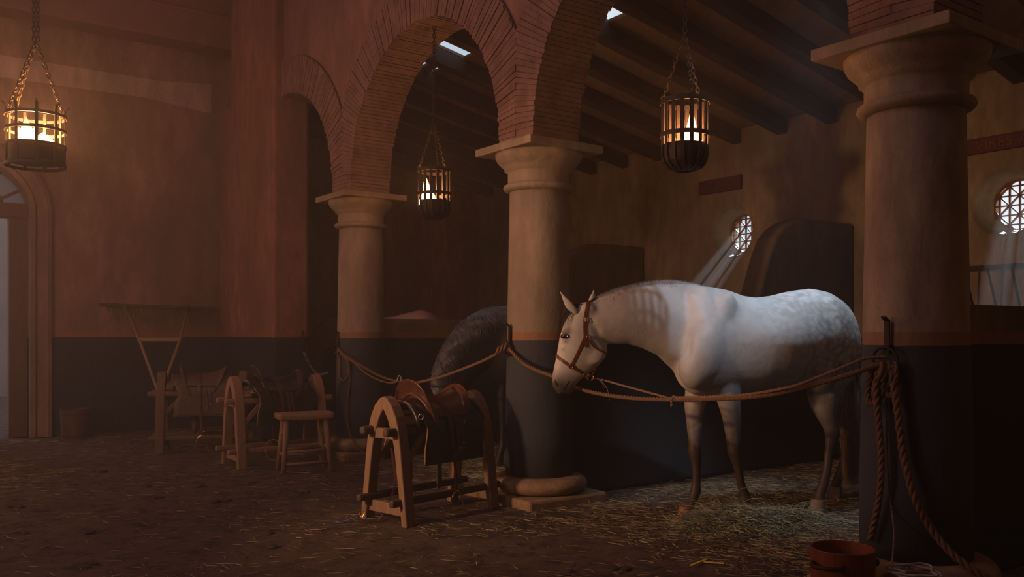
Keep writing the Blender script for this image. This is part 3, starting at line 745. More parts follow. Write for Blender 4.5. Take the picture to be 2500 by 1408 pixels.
# ears
def ear(base, tip, wv, name='ear'):
    base, tip = L(base), L(tip); ax = tip-base; ax_n = ax.normalized(); wv = (wv-ax_n*wv.dot(ax_n)).normalized(); dv = ax_n.cross(wv)
    mb = MB(); secs = []; seg = 16; N_ = 10
    vs = []; fs = []
    for i in range(N_+1):
        f = i/N_; wr = .025*(math.sin(PI*min(1, f*.85+.20))**.8)*(1-f**3*.9)+.001; c = base+ax*f-dv*(.010*math.sin(PI*f))
        for k in range(seg+1):
            a = -PI*.72+1.44*PI*k/seg; vs.append(c+wv*(wr*math.sin(a))-dv*(wr*.62*math.cos(a)))
    for i in range(N_):
        for k in range(seg): a = i*(seg+1)+k; fs.append((a, a+1, a+seg+2, a+seg+1))
    mb.add(vs, fs); o = mb.build(name, M['coat_grey'], horse, smooth=True)
    so = o.modifiers.new('s', 'SOLIDIFY'); so.thickness = .006; so.offset = 0; sd = o.modifiers.new('d', 'SUBSURF'); sd.levels = 1; sd.render_levels = 1
ear(at(1408, 766, HY0)+HDL*.050, at(1371, 713, HY0)+HDL*.075, Vector((.75, 0, -.6)))
ear(at(1438, 748, HY0)-HDL*.050, at(1448, 706, HY0)-HDL*.07, Vector((.8, .6, 0)))
# eye with lids
lid = lambda a, hh: cast(1379+10*math.cos(a), 822-hh*math.sin(a), -.001)[0]
rim = [lid(PI*k/12, 7) for k in range(13)]+[lid(PI+PI*k/12, 5) for k in range(1, 12)]
ec = sum(rim, Vector((0, 0, 0)))/len(rim); hx = (rim[0]-rim[12]).length/2
for flip in (0, 1):
    c = ec.copy()
    if flip: c = c-HDL*(2*(c+ORG-at(1379, 822, HY0)).dot(HDL))
    mb = MB(); ax = (rim[0]-rim[12]).normalized(); up_ = Vector((0, 0, 1)); nn = ax.cross(up_).normalized(); up_ = nn.cross(ax)
    Re = Matrix((ax, nn, up_)).transposed(); mb.ell(c, (hx*1.02, .009, .0185), Re, 24, 16); mb.build('eye', M['eye'], horse, smooth=True)
mb = MB(); mb.tube([p for p in rim[:13]], .0042, 6); mb.tube([rim[12]]+rim[13:]+[rim[0]], .0028, 6)
mb.build('eyelid', M['lid'], horse, smooth=True)
# nostril and mouth
mb = MB(); q, nn = cast(1356, 934, .0004)
pts = [cast(1353, 926, .0)[0], cast(1356, 933, .0)[0], cast(1361, 941, .0)[0], cast(1363, 946, .0)[0]]
mb.tube(spline(pts, 4), [.001, .003, .004, .005, .006, .0065, .0065, .006, .005, .004, .003, .002, .001], 8); mb.build('nostril', M['dark_hair'], horse, smooth=True)
mb = MB(); mb.tube(spline([cast(1374, 960, -.001)[0], cast(1377, 948, 0)[0], cast(1383, 938, 0)[0], cast(1389, 930, 0)[0]], 5), .0035, 6); mb.build('mouth', M['dark_hair'], horse, smooth=True)

# hair
def hair(name, mat, strands, parent, width=.0035):
    vs = []; fs = []; tone = []
    for pts in strands:
        b = len(vs); n = len(pts)
        for i, p in enumerate(pts):
            d = (pts[min(i+1, n-1)]-pts[max(i-1, 0)]); d = d.normalized() if d.length > 1e-8 else Vector((0, 0, 1))
            sd = d.cross(Vector((rnd.uniform(-.3, .3), -1, rnd.uniform(-.3, .3)))); sd = sd.normalized() if sd.length > 1e-6 else Vector((1, 0, 0))
            w_ = width*(1-.85*i/(n-1)); vs += [p+sd*w_, p-sd*w_*.5+d.cross(sd)*w_*.8, p-sd*w_*.5-d.cross(sd)*w_*.8]
        for i in range(n-1):
            for k in range(3): k2 = (k+1) % 3; fs.append((b+i*3+k, b+i*3+k2, b+i*3+3+k2, b+i*3+3+k))
    m = MB(); m.add(vs, fs); return m.build(name, mat, parent, smooth=True, fix=False)
crest_px = [(1440, 733, 5.81), (1465, 722, 5.83), (1505, 708, 5.86), (1555, 697, 5.90), (1608, 689, 5.94), (1655, 687, 5.98), (1700, 692, 6.02), (1750, 701, 6.08)]
crest = spline([L(at(x, y+3, Y)) for x, y, Y in crest_px], 20)
str_ = []; str_d = []
for i in range(6500):
    f = rnd.random(); j = f*(len(crest)-2); a = crest[int(j)].lerp(crest[int(j)+1], j % 1)
    side = rnd.gauss(0, .014); a = a+HL*side+Vector((0, 0, -.012-abs(side)*.6)); hh = .046*(.45+.55*math.sin(PI*min(1, f*1.0+.02)))*rnd.uniform(.4, 1.1)
    d = Vector((-.15+rnd.gauss(0, .28), rnd.gauss(0, .3), 1)).normalized()
    pts = [a, a+d*hh*.5, a+d*hh+Vector((-.006, 0, -.004))]
    (str_d if (f < .12 or rnd.random() < .07) else str_).append(pts)
hair('mane', M['grey_hair'], str_, horse, .0009); hair('mane_roots', M['dark_hair'], str_d, horse, .0010)
fl = []
for i in range(90):
    a = L(at(1415+rnd.uniform(-16, 18), 745+rnd.uniform(-4, 5), HY0))+HDL*rnd.uniform(-.03, .03); e = cast(1376+rnd.uniform(-6, 14), 800+rnd.uniform(-25, 14), .006)[0] if rnd.random() < .35 else L(at(1373+rnd.uniform(-4, 4), 790+rnd.uniform(-25, 12), HY0-.01))-HDL*.02
    m_ = (a+e)/2+Vector((-.028, -.03, .03)); fl.append(spline([a, m_, e], 4))
hair('forelock', M['dark_hair'], fl, horse, .0018)
tl = []
T0 = sag(2068, 800)+HB*.02
for i in range(900):
    a = L(T0)+Vector((rnd.gauss(0, .022), rnd.gauss(0, .022), rnd.uniform(-.16, .02))); ln = rnd.uniform(.75, 1)
    ex = L(at(2078+rnd.gauss(0, 11), 1195-(1-ln)*330+rnd.uniform(-10, 10), 6.66))+Vector((0, rnd.gauss(0, .03), 0)); mid = L(at(2086+rnd.gauss(0, 15), 990, 6.68))+Vector((0, rnd.gauss(0, .04), 0)); up_ = L(at(2084+rnd.gauss(0, 10), 880, 6.68))+Vector((0, rnd.gauss(0, .03), 0))
    ex.z = max(ex.z, .06); tl.append(spline([a, up_, mid, ex], 4))
hair('tail', M['tail_hair'], tl, horse, .0034)

# halter: straps lie on the head, one mesh per strap
halter = thing('halter', 'chestnut leather halter with brass rings on the grey horse', 'halter', ORG)
def strap(pts, w_, name, parent, mat, closed=False, th=.0035, skin=True, n=6):
    pts = spline(pts, n) if not closed else pts
    m = MB(); vs = []; fs = []; N_ = len(pts)
    for i, p in enumerate(pts):
        q, nrm = onskin(p, .003) if skin else (p, Vector((0, -1, 0)))
        a = pts[(i+1) % N_ if closed else min(i+1, N_-1)]; b = pts[i-1 if closed else max(i-1, 0)]; d = (a-b).normalized(); sd = d.cross(nrm).normalized()
        vs += [q+sd*w_/2, q+sd*w_/2*.9+nrm*th, q-sd*w_/2*.9+nrm*th, q-sd*w_/2]
    M_ = N_ if closed else N_-1
    for i in range(M_):
        j = (i+1) % N_
        for k in range(4): k2 = (k+1) % 4; fs.append((i*4+k, i*4+k2, j*4+k2, j*4+k))
    if not closed: fs += [(3, 2, 1, 0), tuple((N_-1)*4+k for k in range(4))]
    m.add(vs, fs); return m.build(name, mat, parent, smooth=False)
def head_loop(pf, pb, n=36, grow=1.15, w_=.10):
    a, c = L(at(*pf, HY0)), L(at(*pb, HY0)); m_ = (a+c)/2
    return [m_+(a-c)/2*math.cos(2*PI*k/n)*grow+HDL*w_*math.sin(2*PI*k/n) for k in range(n)]
LH = M['leather_halter']
strap(head_loop((1354, 868), (1440, 922)), .021, 'noseband', halter, LH, closed=True)
strap([cast(1394, 894)[0], cast(1408, 866)[0], cast(1421, 838)[0], cast(1428, 822)[0]], .017, 'cheek_strap', halter, LH)
strap([cast(1430, 846)[0], cast(1428, 822)[0], cast(1427, 795)[0], cast(1430, 765)[0], cast(1436, 738)[0], L(at(1441, 727, HY0))+Vector((0, 0, .01)), L(at(1446, 733, HY0+.09)), L(at(1440, 770, HY0+.11))], .019, 'crownpiece', halter, LH)
strap([cast(1436, 828)[0], cast(1446, 842)[0], cast(1462, 854)[0], cast(1478, 862)[0], L(at(1486, 868, HY0))], .012, 'throatlatch', halter, LH)
strap([cast(1432, 912)[0], L(at(1438, 917, HY0-.035)), L(at(1441, 918, HY0-.02))], .018, 'chin_strap', halter, LH, skin=False)
strap([L(at(1447, 912, HY0-.02)), L(at(1456, 895, HY0-.01)), L(at(1466, 880, HY0))], .008, 'jaw_strap', halter, LH, skin=False)
def ring(c, r, nrm, name, parent, mat=None, th=.0028):
    m = MB(); nrm = nrm.normalized(); x = nrm.cross(Vector((0, 0, 1))).normalized(); y = nrm.cross(x)
    m.tube([c+x*(r*math.cos(2*PI*k/24))+y*(r*math.sin(2*PI*k/24)) for k in range(24)], th, 8, closed=True); return m.build(name, mat or M['brass'], parent, smooth=True)
q, nn = cast(1394, 893, .008); ring(q, .015, nn, 'brass_ring', halter)
q, nn = cast(1435, 822, .010); ring(q, .010, nn, 'brass_ring', halter)
ring(L(at(1430, 915, HY0-.04)), .013, Vector((.2, -1, 0)), 'brass_ring', halter)
RING = at(1441, 921, HY0-.03); ring(L(RING), .021, Vector((.1, -1, .3)), 'lead_ring', halter, th=.0032)
def buckle(c, nrm, up, w_, h_, name, parent, mat, th=.0022):
    nrm = nrm.normalized(); up = (up-nrm*up.dot(nrm)).normalized(); x = up.cross(nrm); m = MB()
    m.tube([c+x*(sx*w_/2)+up*(sy*h_/2) for sx, sy in ((-1, -1), (0, -1), (1, -1), (1, 0), (1, 1), (0, 1), (-1, 1), (-1, 0))], th, 6, closed=True); m.tube([c-up*h_/2, c+up*h_/2], th*.8, 6); return m.build(name, mat, parent)
q, nn = cast(1428, 781, .010); buckle(q, nn, Vector((0, 0, 1)), .028, .03, 'buckle', halter, M['brass'])

# the two other horses share one plain standing build (own pose and coat)
def other_horse(name, label, loc, heading, coat, neck, hair_mat, z0=0):
    e = thing(name, label, 'horse', loc, heading)             # local x = forwards, y = left
    global mb; mb = MB()
    S = [(-.78, 1.28, 1.05, .08), (-.74, 1.40, .92, .18), (-.62, 1.50, .85, .25), (-.45, 1.55, .82, .28), (-.25, 1.52, .80, .29), (0, 1.47, .78, .31), (.2, 1.46, .76, .31), (.4, 1.52, .75, .27), (.55, 1.55, .76, .23), (.68, 1.46, .80, .19), (.78, 1.32, .92, .12)]
    sc_ = [(Vector((x, 0, (a+b)/2)), Vector((0, 0, (a-b)/2)), Vector((0, w_, 0))) for x, a, b, w_ in S]; oriented(lambda m: loft_body(m, sc_))
    nk_ = [(Vector(c), Vector(a1), Vector((0, w_, 0))) for c, a1, w_ in neck]; oriented(lambda m: m.loft(nk_, 24))
    for x, sy, hind in ((.52, .14, 0), (.52, -.14, 0), (-.60, .15, 1), (-.60, -.15, 1)):
        if not hind: st = [(x, 1.0, .12, .09), (x, .82, .09, .07), (x+.02, .62, .06, .055), (x+.02, .50, .05, .05), (x+.02, .40, .036, .034), (x+.02, .25, .034, .03), (x+.02, .18, .043, .04), (x+.05, .11, .037, .035), (x+.07, .04, .055, .05), (x+.07, 0.0, .06, .055)]
        else: st = [(x, 1.1, .2, .12), (x+.03, .88, .16, .11), (x-.02, .72, .10, .08), (x-.12, .56, .065, .05), (x-.13, .48, .055, .045), (x-.10, .36, .038, .034), (x-.08, .25, .036, .03), (x-.06, .18, .044, .04), (x-.02, .11, .038, .036), (x, .04, .055, .05), (x, 0, .06, .055)]
        ls = [(Vector((a, sy, z)), Vector((w1, 0, 0)), Vector((0, w2, 0))) for a, z, w1, w2 in st]; oriented(lambda m: m.loft(ls, 18))
    b = union_skin(mb, 'body', coat, e, .018, 6, .5)
    st = [[Vector((-.76, rnd.gauss(0, .02), 1.3)), Vector((-.86, rnd.gauss(0, .03), 1.1)), Vector((-.84+rnd.gauss(0, .03), rnd.gauss(0, .05), .7)), Vector((-.82+rnd.gauss(0, .03), rnd.gauss(0, .04), .35))] for _ in range(160)]
    hair('tail', hair_mat, st, e, .006); return e
# black horse: body hidden behind the middle column, neck arching down to the left
bx, by = at(1362, 810, 8.55).xy
hd_b = math.atan2(-.45, -.75)
neckB = [((.55, 0, 1.20), (-.05, 0, .30), .17), ((.72, 0, 1.22), (.06, 0, .27), .15), ((.92, 0, 1.14), (.14, 0, .21), .125), ((1.08, 0, .98), (.18, 0, .13), .105), ((1.18, 0, .80), (.17, 0, .07), .09), ((1.20, 0, .68), (.14, 0, .04), .095), ((1.17, 0, .52), (.10, 0, -.02), .09), ((1.12, 0, .36), (.07, 0, -.02), .065), ((1.08, 0, .26), (.055, 0, -.02), .05), ((1.07, 0, .22), (.03, 0, 0), .03)]
BH = other_horse('horse', 'black horse with lowered head and wavy mane, behind the middle column', (bx, by, 0), hd_b, M['coat_black'], neckB, M['dark_hair'])
ms = []
hb_ = [c for c in BH.children if c.name.startswith('body')][0].data
BB = BVHTree.FromPolygons([v.co.copy() for v in hb_.vertices], [tuple(p.vertices) for p in hb_.polygons])
cr_ = spline([Vector(c)+Vector(a1)*1.0 for c, a1, w_ in neckB[:6]], 10)
for i in range(1500):
    f = rnd.random(); j = f*(len(cr_)-2); a = cr_[int(j)].lerp(cr_[int(j)+1], j % 1); ph = round(f*26)*1.3
    pts = [a+Vector((rnd.gauss(0, .006), rnd.gauss(0, .006), .004))]; p = pts[0]; n_ = rnd.randint(6, 9)
    for k in range(1, n_):
        p = p+Vector((-.010+.016*math.sin(ph+k*1.5), .022, -.030)); q, nr, _, _ = BB.find_nearest(p); q = q+nr*(.010+.006*math.sin(ph+k)); p = Vector((q.x, max(q.y, .01), q.z)); pts.append(p.copy())
    ms.append(pts)
hair('mane', simple('blue_black_hair', (.035, .037, .045), (.08, .085, .10), .35, scale=20, bstr=0), ms, BH, .004)
neckW = [((.55, 0, 1.2), (-.05, 0, .30), .17), ((.8, 0, 1.30), (.0, 0, .24), .14), ((1.05, 0, 1.30), (.10, 0, .17), .115), ((1.28, 0, 1.15), (.15, 0, .10), .10), ((1.34, 0, .98), (.12, 0, .04), .09), ((1.34, 0, .80), (.08, 0, 0), .07), ((1.33, 0, .66), (.05, 0, 0), .05)]
wx, wy = at(962, 800, 11.3).xy
other_horse('horse', 'pinkish white horse, only its back showing over the far partition', (wx, wy, 0), math.atan2(.45, -.75), M['coat_pink'], neckW, M['grey_hair'])

# ================================================================ LANTERNS
def chain_mb(a, b, link=.040, r=.0038, sag_=0.0):
    a, b = Vector(a), Vector(b); n = max(2, int((b-a).length/(link*.74))); m = MB(); d = (b-a).normalized()
    q = Vector((0, 0, 1)) if abs(d.z) < .9 else Vector((1, 0, 0)); x = d.cross(q).normalized(); y = d.cross(x)
    for i in range(n):
        c = a.lerp(b, (i+.5)/n)-Vector((0, 0, sag_*math.sin(PI*(i+.5)/n))); s1 = x if i % 2 else y
        pts = []
        for k in range(10):
            t = 2*PI*k/10; pts.append(c+d*(math.cos(t)*link*.5)+s1*(math.sin(t)*link*.28))
        m.tube(pts, r, 5, closed=True)
    return m
def flame_mb(spec, seed):
    m = MB(); rr = random.Random(seed)
    for x, y, r, h in spec:
        prof = []; n = 9
        bend = (rr.uniform(-.03, .03), rr.uniform(-.03, .03)); vs = []; fs = []; seg = 12
        for i in range(n+1):
            f = i/n; rad = r*(math.sin(PI*min(1, .25+f*.75))**.9)*(1-f*.25)+.0005; 
            for k in range(seg): a = 2*PI*k/seg; wob = 1+.18*math.sin(3*a+f*5+seed); vs.append((x+rad*wob*math.cos(a)+bend[0]*f*f*h/.15, y+rad*wob*math.sin(a)+bend[1]*f*f*h/.15, h*f))
        for i in range(n):
            for k in range(seg): k2 = (k+1) % seg; fs.append((i*seg+k, i*seg+k2, (i+1)*seg+k2, (i+1)*seg+k))
        fs.append(tuple(range(seg))[::-1]); fs.append(tuple(n*seg+k for k in range(seg))); m.add(vs, fs)
    return m
def lamp_light(name, parent, z, energy, r=.05, xy=(0, 0)):
    ld = bpy.data.lights.new(name, 'POINT'); o = bpy.data.objects.new(name, ld); COL.objects.link(o); o.parent = parent
    o.location = (xy[0], xy[1], z); ld.energy = energy; ld.color = (1.0, .40, .13); ld.shadow_soft_size = r
def cage_lantern(label, loc, rz, scale, top_z, chains, flame_xy, seed, energy=9):
    e = thing('basket_lantern', label, 'lantern', loc, rz, 'tall iron basket lanterns', scale)   # origin at the bottom, height .455, radius .147
    R0 = .147; nb = 16; HT = .455
    for k in range(nb):
        a = 2*PI*k/nb; ca, sa = math.cos(a), math.sin(a); m = MB()
        pr = [(R0, HT), (R0, .17), (R0, .10), (R0*.93, .055), (R0*.75, .02), (R0*.45, .004)]
        for i in range(len(pr)-1): m.bar((pr[i][0]*ca, pr[i][0]*sa, pr[i][1]), (pr[i+1][0]*ca, pr[i+1][0]*sa, pr[i+1][1]), .024, .006, up=(ca, sa, .001))
        m.build('bar', M['iron'], e)
    for z, h in ((HT-.02, .030), (.225, .028)):
        m = MB(); m.lathe([(R0+.003, z-h/2), (R0+.009, z-h/2), (R0+.009, z+h/2), (R0+.003, z+h/2), (R0+.003, z-h/2)], 48, cap=False); m.build('hoop', M['iron'], e)
    m = MB(); m.lathe([(.02, .008), (R0*.45, .010), (R0*.74, .027), (R0*.91, .060), (R0-.006, .105), (R0-.006, .165), (R0-.012, .165), (R0-.012, .105), (R0*.86, .065), (R0*.70, .036), (R0*.4, .018), (.02, .016)], 40); m.build('fire_pan', M['iron'], e, smooth=True)
    fl_ = [(flame_xy[0], flame_xy[1], .042, .30), (flame_xy[0]+.045, flame_xy[1]+.02, .038, .17), (flame_xy[0]-.05, flame_xy[1]-.02, .036, .15), (flame_xy[0]+.02, flame_xy[1]-.05, .034, .13), (flame_xy[0]-.01, flame_xy[1]+.055, .034, .14)]
    m = flame_mb(fl_, seed); o = m.build('flame', M['fire'], e, smooth=True); o.location = (0, 0, .10)
    lamp_light('fire_light', e, .27, energy, .035, flame_xy)
    inv = 1/scale
    top = Vector((0, 0, (top_z-loc[2])*inv)); knot = Vector((0, 0, min(top.z-.05, HT+.42)))
    for k in range(chains):
        a = 2*PI*k/chains+.55; p = Vector((R0*math.cos(a), R0*math.sin(a), HT+.005)); chain_mb(p, knot, .04, .0036).build('chain', M['iron_rust'], e)
        m = MB(); m.tube([p+Vector((.013*math.cos(t)*math.cos(a), .013*math.cos(t)*math.sin(a), .013*math.sin(t))) for t in [2*PI*i/12 for i in range(12)]], .0035, 6, closed=True); m.build('ring', M['iron_rust'], e)
    chain_mb(knot, top, .046, .0042).build('chain', M['iron_rust'], e)
    return e
l2 = at(1060, 535, 7.95); CROWN = SPRING+RA
cage_lantern('lantern hanging from the crown of the brick arch between the far columns', (l2.x, l2.y, l2.z), .3, 1.0, CROWN, 3, (-.055, .0), 3, 9)
l3 = at(1672, 417, 4.87)
cage_lantern('tall basket lantern hanging left of the nearest column, above the white horse', (l3.x, l3.y, l3.z), .1, .87, HALL_H, 3, (.035, -.01), 5, 9)
# wide basket at the left edge
def wide_basket(label, loc, rz):
    e = thing('fire_basket', label, 'lantern', loc, rz); R0 = .178; HT = .37; nb = 9
    for k in range(nb):
        a = 2*PI*(k+.5)/nb; ca, sa = math.cos(a), math.sin(a); m = MB()
        pr = [(R0, 0), (R0, HT), (R0+.006, HT+.03), (R0+.028, HT+.045)]
        for i in range(3): m.bar((pr[i][0]*ca, pr[i][0]*sa, pr[i][1]), (pr[i+1][0]*ca, pr[i+1][0]*sa, pr[i+1][1]), .020-.004*(i == 2), .008, up=(ca, sa, .001))
        m.build('bar', M['iron'], e)
    for z in (.345, .245, .142, .01):
        m = MB(); m.lathe([(R0+.004, z-.010), (R0+.011, z-.010), (R0+.011, z+.010), (R0+.004, z+.010), (R0+.004, z-.010)], 48, cap=False); m.build('hoop', M['iron'], e)
    m = MB(); m.lathe([(.01, .03), (R0-.006, .03), (R0-.006, .14), (R0-.012, .14), (R0-.012, .036), (.01, .036)], 48); m.build('fire_pan', M['iron_rust'], e)
    m = flame_mb([(-.060, 0, .055, .25), (-.02, -.03, .065, .17), (.045, .01, .06, .15), (.095, 0, .05, .13), (0, .05, .06, .16), (.05, -.06, .055, .12), (-.10, .01, .035, .19), (-.04, -.05, .06, .14)], 11); o = m.build('flame', M['fire'], e, smooth=True); o.location = (0, 0, .09)
    lamp_light('fire_light', e, .27, 75, .06)
    knot = Vector((0, 0, .85))
    for a in (PI*.93, PI*.03, PI*1.5-.6):
        p = Vector((R0*math.cos(a), R0*math.sin(a), .36)); chain_mb(p, knot, .042, .0042).build('chain', M['iron_rust'], e)
        m = MB(); m.tube([p+Vector((.02*math.cos(t)*math.cos(a), .02*math.cos(t)*math.sin(a), .02*math.sin(t)-.01)) for t in [2*PI*i/14 for i in range(14)]], .004, 6, closed=True); m.build('ring', M['iron_rust'], e)
    for dx in (-.012, .014): chain_mb(knot+Vector((dx, 0, 0)), Vector((dx*.7, 0, HALL_H-loc[2])), .044, .0044).build('chain', M['iron_rust'], e)
l1 = at(87, 408, 5.95); wide_basket('wide iron fire basket blazing at the left edge, hung on chains near the doorway', (l1.x, l1.y, l1.z), .0)

# ================================================================ SADDLE RACKS (local x = along the rack, y = left, z = up)
def gnd(x, y): return ground_z(x, y)
def aframe(m, x, th=.085):
    outer = [(-.235, 0), (-.205, .25), (-.170, .52), (-.150, .64), (-.125, .72), (-.085, .79), (-.04, .835), (0, .85), (.04, .835), (.085, .79), (.125, .72), (.150, .64), (.170, .52), (.205, .25), (.235, 0)]
    inner = [(.185, 0), (.150, .25), (.112, .50), (.085, .60), (.045, .70), (0, .765), (-.045, .70), (-.085, .60), (-.112, .50), (-.150, .25), (-.185, 0)]
    n = len(outer); k = len(inner)
    f = lambda u, v, w_: Vector((x+w_, u, v))
    # quads between the two outlines
    pairs = [(0, 10), (1, 9), (2, 8), (3, 7), (5, 6), (7, 5), (9, 4), (11, 3), (12, 2), (13, 1), (14, 0)]
    for (a, b), (c, d) in zip(pairs[:-1], pairs[1:]):
        poly = [outer[i] for i in range(a, c+1)]+[inner[d], inner[b]]
        m.prism(poly[::-1], -th/2, th/2, f)
def saddle_rack(label, loc, rz, mat, mat_rail):
    e = thing('saddle_rack', label, 'rack', loc, rz, 'wooden saddle racks')
    for x in (0, .82):
        m = MB(); aframe(m, x); m.build('end_frame', mat, e, bevel=.008)
        m = MB(); m.box((x, 0, .10), (.03, .36, .075)); m.build('cross_board', mat, e, bevel=.004)
        m = MB(); m.box((x-.01, 0, .60), (.05, .20, .07)); m.build('cross_board', mat, e, bevel=.006)
    for sy in (-1, 1):
        m = MB(); m.bar((-.13, sy*.118, .62), (.95, sy*.118, .62), .055, .055); m.build('upper_rail', mat_rail, e, bevel=.018)
        m = MB(); m.bar((-.12, sy*.168, .16), (.93, sy*.168, .16), .045, .05); m.build('lower_rail', mat_rail, e, bevel=.014)
        m = MB(); m.bar((.03, sy*.15, .40), (.22, sy*.125, .60), .03, .04); m.build('brace', mat, e, bevel=.005)
    for a in (-52, -18, 18, 52):
        m = MB(); r = math.radians(a); m.bar((.05, .138*math.sin(r), .600+.138*math.cos(r)), (.78, .138*math.sin(r), .600+.138*math.cos(r)), .07, .022, up=(0, math.sin(r), math.cos(r))); m.build('saddle_slat', mat, e, bevel=.004)
    return e
F1 = Vector((-.835, 5.915, 0)); az1 = math.atan2(.75, .66)
F1.z = gnd(F1.x, F1.y)
saddle_rack('wooden saddle rack with arched ends in the foreground, carrying the black flap saddle', F1, az1, M['wood'], M['wood_dark'])

# saddle, in the same frame as its rack
def drape(y):                                                # height of the saddle's surface over the rack at half-angle
    return None
def dpt(x, a, off=0.0):                                      # a: signed arc length from the ridge (right side negative y)
    R_ = .17; zc = .62; L0 = R_*math.radians(84); s_ = abs(a); sg = -1 if a < 0 else 1
    R2 = R_+off
    if s_ < L0: th = s_/R_; y = R2*math.sin(th)*1.0; z = zc+R2*math.cos(th)
    else: d = s_-L0; th = math.radians(84); y = R2*math.sin(th)+d*.10; z = zc+R2*math.cos(th)-d*.995
    return Vector((x, sg*y, z))
def sheet(name, mat, parent, fx0, fx1, amax, off, na=40, nx_=14, th=.006, seat=None, smooth=True):
    m = MB(); vs = []; fs = []
    for i in range(na+1):
        a = -amax+2*amax*i/na
        x0, x1 = fx0(abs(a)), fx1(abs(a))
        for j in range(nx_+1):
            x = lerp(x0, x1, j/nx_); p = dpt(x, a, off)
            if seat: p.z += seat(j/nx_, abs(a))
            vs.append(p)
    for i in range(na):
        for j in range(nx_): q = i*(nx_+1)+j; fs.append((q, q+1, q+nx_+2, q+nx_+1))
    m.add(vs, fs); o = m.build(name, mat, parent, smooth=smooth)
    s_ = o.modifiers.new('s', 'SOLIDIFY'); s_.thickness = th; s_.offset = 0
    return o
def interp(tab, x):
    for (a, b), (c, d) in zip(tab[:-1], tab[1:]):
        if x <= c: return lerp(b, d, (x-a)/(c-a))
    return tab[-1][1]
def saddle(label, loc, rz, flap, brown, seatm, group='saddles on racks'):
    e = thing('saddle', label, 'saddle', loc, rz, group)
    AM = .50
    # large square flap hanging on both sides
    f0 = lambda s_: interp([(0, .10), (.12, .115), (.20, .165), (.27, .185), (.32, .175), (.40, .150), (.50, .140)], s_)
    f1 = lambda s_: interp([(0, .70), (.14, .70), (.20, .735), (.24, .745), (.27, .715), (.38, .705), (.50, .700)], s_)
    sheet('flap', flap, e, f0, f1, AM, .022, 48, 16, .007)
    # rolled rim round the flap
    rim = [dpt(f0(abs(a)), a, .024) for a in [-AM+AM*k/24 for k in range(49)]]
    for nm, fx in (('flap_edge', f0), ('flap_edge', f1)):
        m = MB(); m.tube([dpt(fx(abs(a)), a, .024) for a in [-AM+2*AM*k/48 for k in range(49)]], .0055, 6); m.build(nm, M['leather_edge'] if fx is f0 else flap, e, smooth=True)
    for sg in (-1, 1):
        m = MB(); m.tube([dpt(lerp(f0(AM), f1(AM), k/10), sg*AM, .024) for k in range(11)], .0055, 6); m.build('flap_edge', flap, e, smooth=True)
    # seat
    g0 = lambda s_: interp([(0, .20), (.15, .22), (.22, .27), (.3, .33)], s_); g1 = lambda s_: interp([(0, .62), (.15, .60), (.22, .55), (.3, .48)], s_)
    sheet('seat', seatm, e, g0, g1, .20, .032, 24, 14, .012, seat=lambda u, a: .045*(abs(u-.45)*2)**2*max(0, 1-a/.16))
    # pommel and cantle: upright shields whose wings run down to a point
    def shield(name, x0, lean, height, wing, w_top, thick, flare):
        m = MB(); n = 36; rows = 8; vs = []; fs = []
        for i in range(n+1):
            a = -wing+2*wing*i/n; f = abs(a)/wing
            H = height*max(0.0, 1-f**3.2)**.6+.004
            xin = x0-lean*.0+(-1 if lean < 0 else 1)*(-w_top*.35*f)
            for j in range(rows+1):
                r = j/rows; curve = r*r
                p = dpt(x0+lean*(H/height)*(.25*r+.75*curve)-(1 if lean > 0 else -1)*(.075*f*f), a, .030+H*(r-.35*curve*0)*flare*.35)
                p.z += H*r*(1.0 if f < .45 else max(0, 1-(f-.45)*1.3))
                p.y *= 1-.16*r*(1-f*.6)
                vs.append(p)
        for i in range(n):
            for j in range(rows): q = i*(rows+1)+j; fs.append((q, q+1, q+rows+2, q+rows+1))
        m.add(vs, fs); o = m.build(name, brown, e, smooth=True); s_ = o.modifiers.new('s', 'SOLIDIFY'); s_.thickness = thick; s_.offset = 0
        m = MB(); rimp = [Vector(vs[i*(rows+1)+rows]) for i in range(n+1)]; m.tube(rimp, thick*.62, 8); r_ = m.build('rolled_edge', brown, o, smooth=True)
        return o
    shield('pommel', .235, -.050, .112, .290, .10, .012, .35)
    shield('cantle', .590, .055, .066, .270, .10, .014, .35)
    # padding under the front edge
    m = MB(); m.tube([dpt(.12, a, .012) for a in [-.24+.48*k/20 for k in range(21)]], [.010]+[.020]*19+[.010], 8); m.build('front_roll', flap, e, smooth=True)
    for sg in (-1, 1):
        pts = [dpt(.36, sg*.02, .045), dpt(.375, sg*.12, .040), dpt(.385, sg*.22, .036), dpt(.395, sg*.34, .034), dpt(.40, sg*.46, .034), dpt(.41, sg*.58, .030), dpt(.415, sg*.70, .026)]
        m = MB(); pp = spline(pts, 6); vs = []; fs = []
        for i, p in enumerate(pp):
            w_ = lerp(.030, .011, min(1, i/(len(pp)*.62))); nv = Vector((0, sg, .12)) if i > 8 else (p-Vector((p.x, 0, .62))).normalized()
            vs += [p+Vector((w_, 0, 0)), p+Vector((-w_, 0, 0)), p+Vector((-w_, 0, 0))+nv*.005, p+Vector((w_, 0, 0))+nv*.005]
        for i in range(len(pp)-1):
            for k in range(4): k2 = (k+1) % 4; fs.append((i*4+k, i*4+k2, i*4+4+k2, i*4+4+k))
        m.add(vs, fs); o = m.build('stirrup_strap', M['leather_strap'], e, smooth=False)
        ring(dpt(.393, sg*.40, .044), .001, Vector((0, sg, 0)), 'stud', e, M['steel'], th=.004)
        buckle(dpt(.400, sg*.455, .044), Vector((0, sg, 0)), Vector((0, 0, 1)), .034, .034, 'buckle', o, M['steel'])
        # stirrup iron
        c = dpt(.415, sg*.705, .028); m = MB()
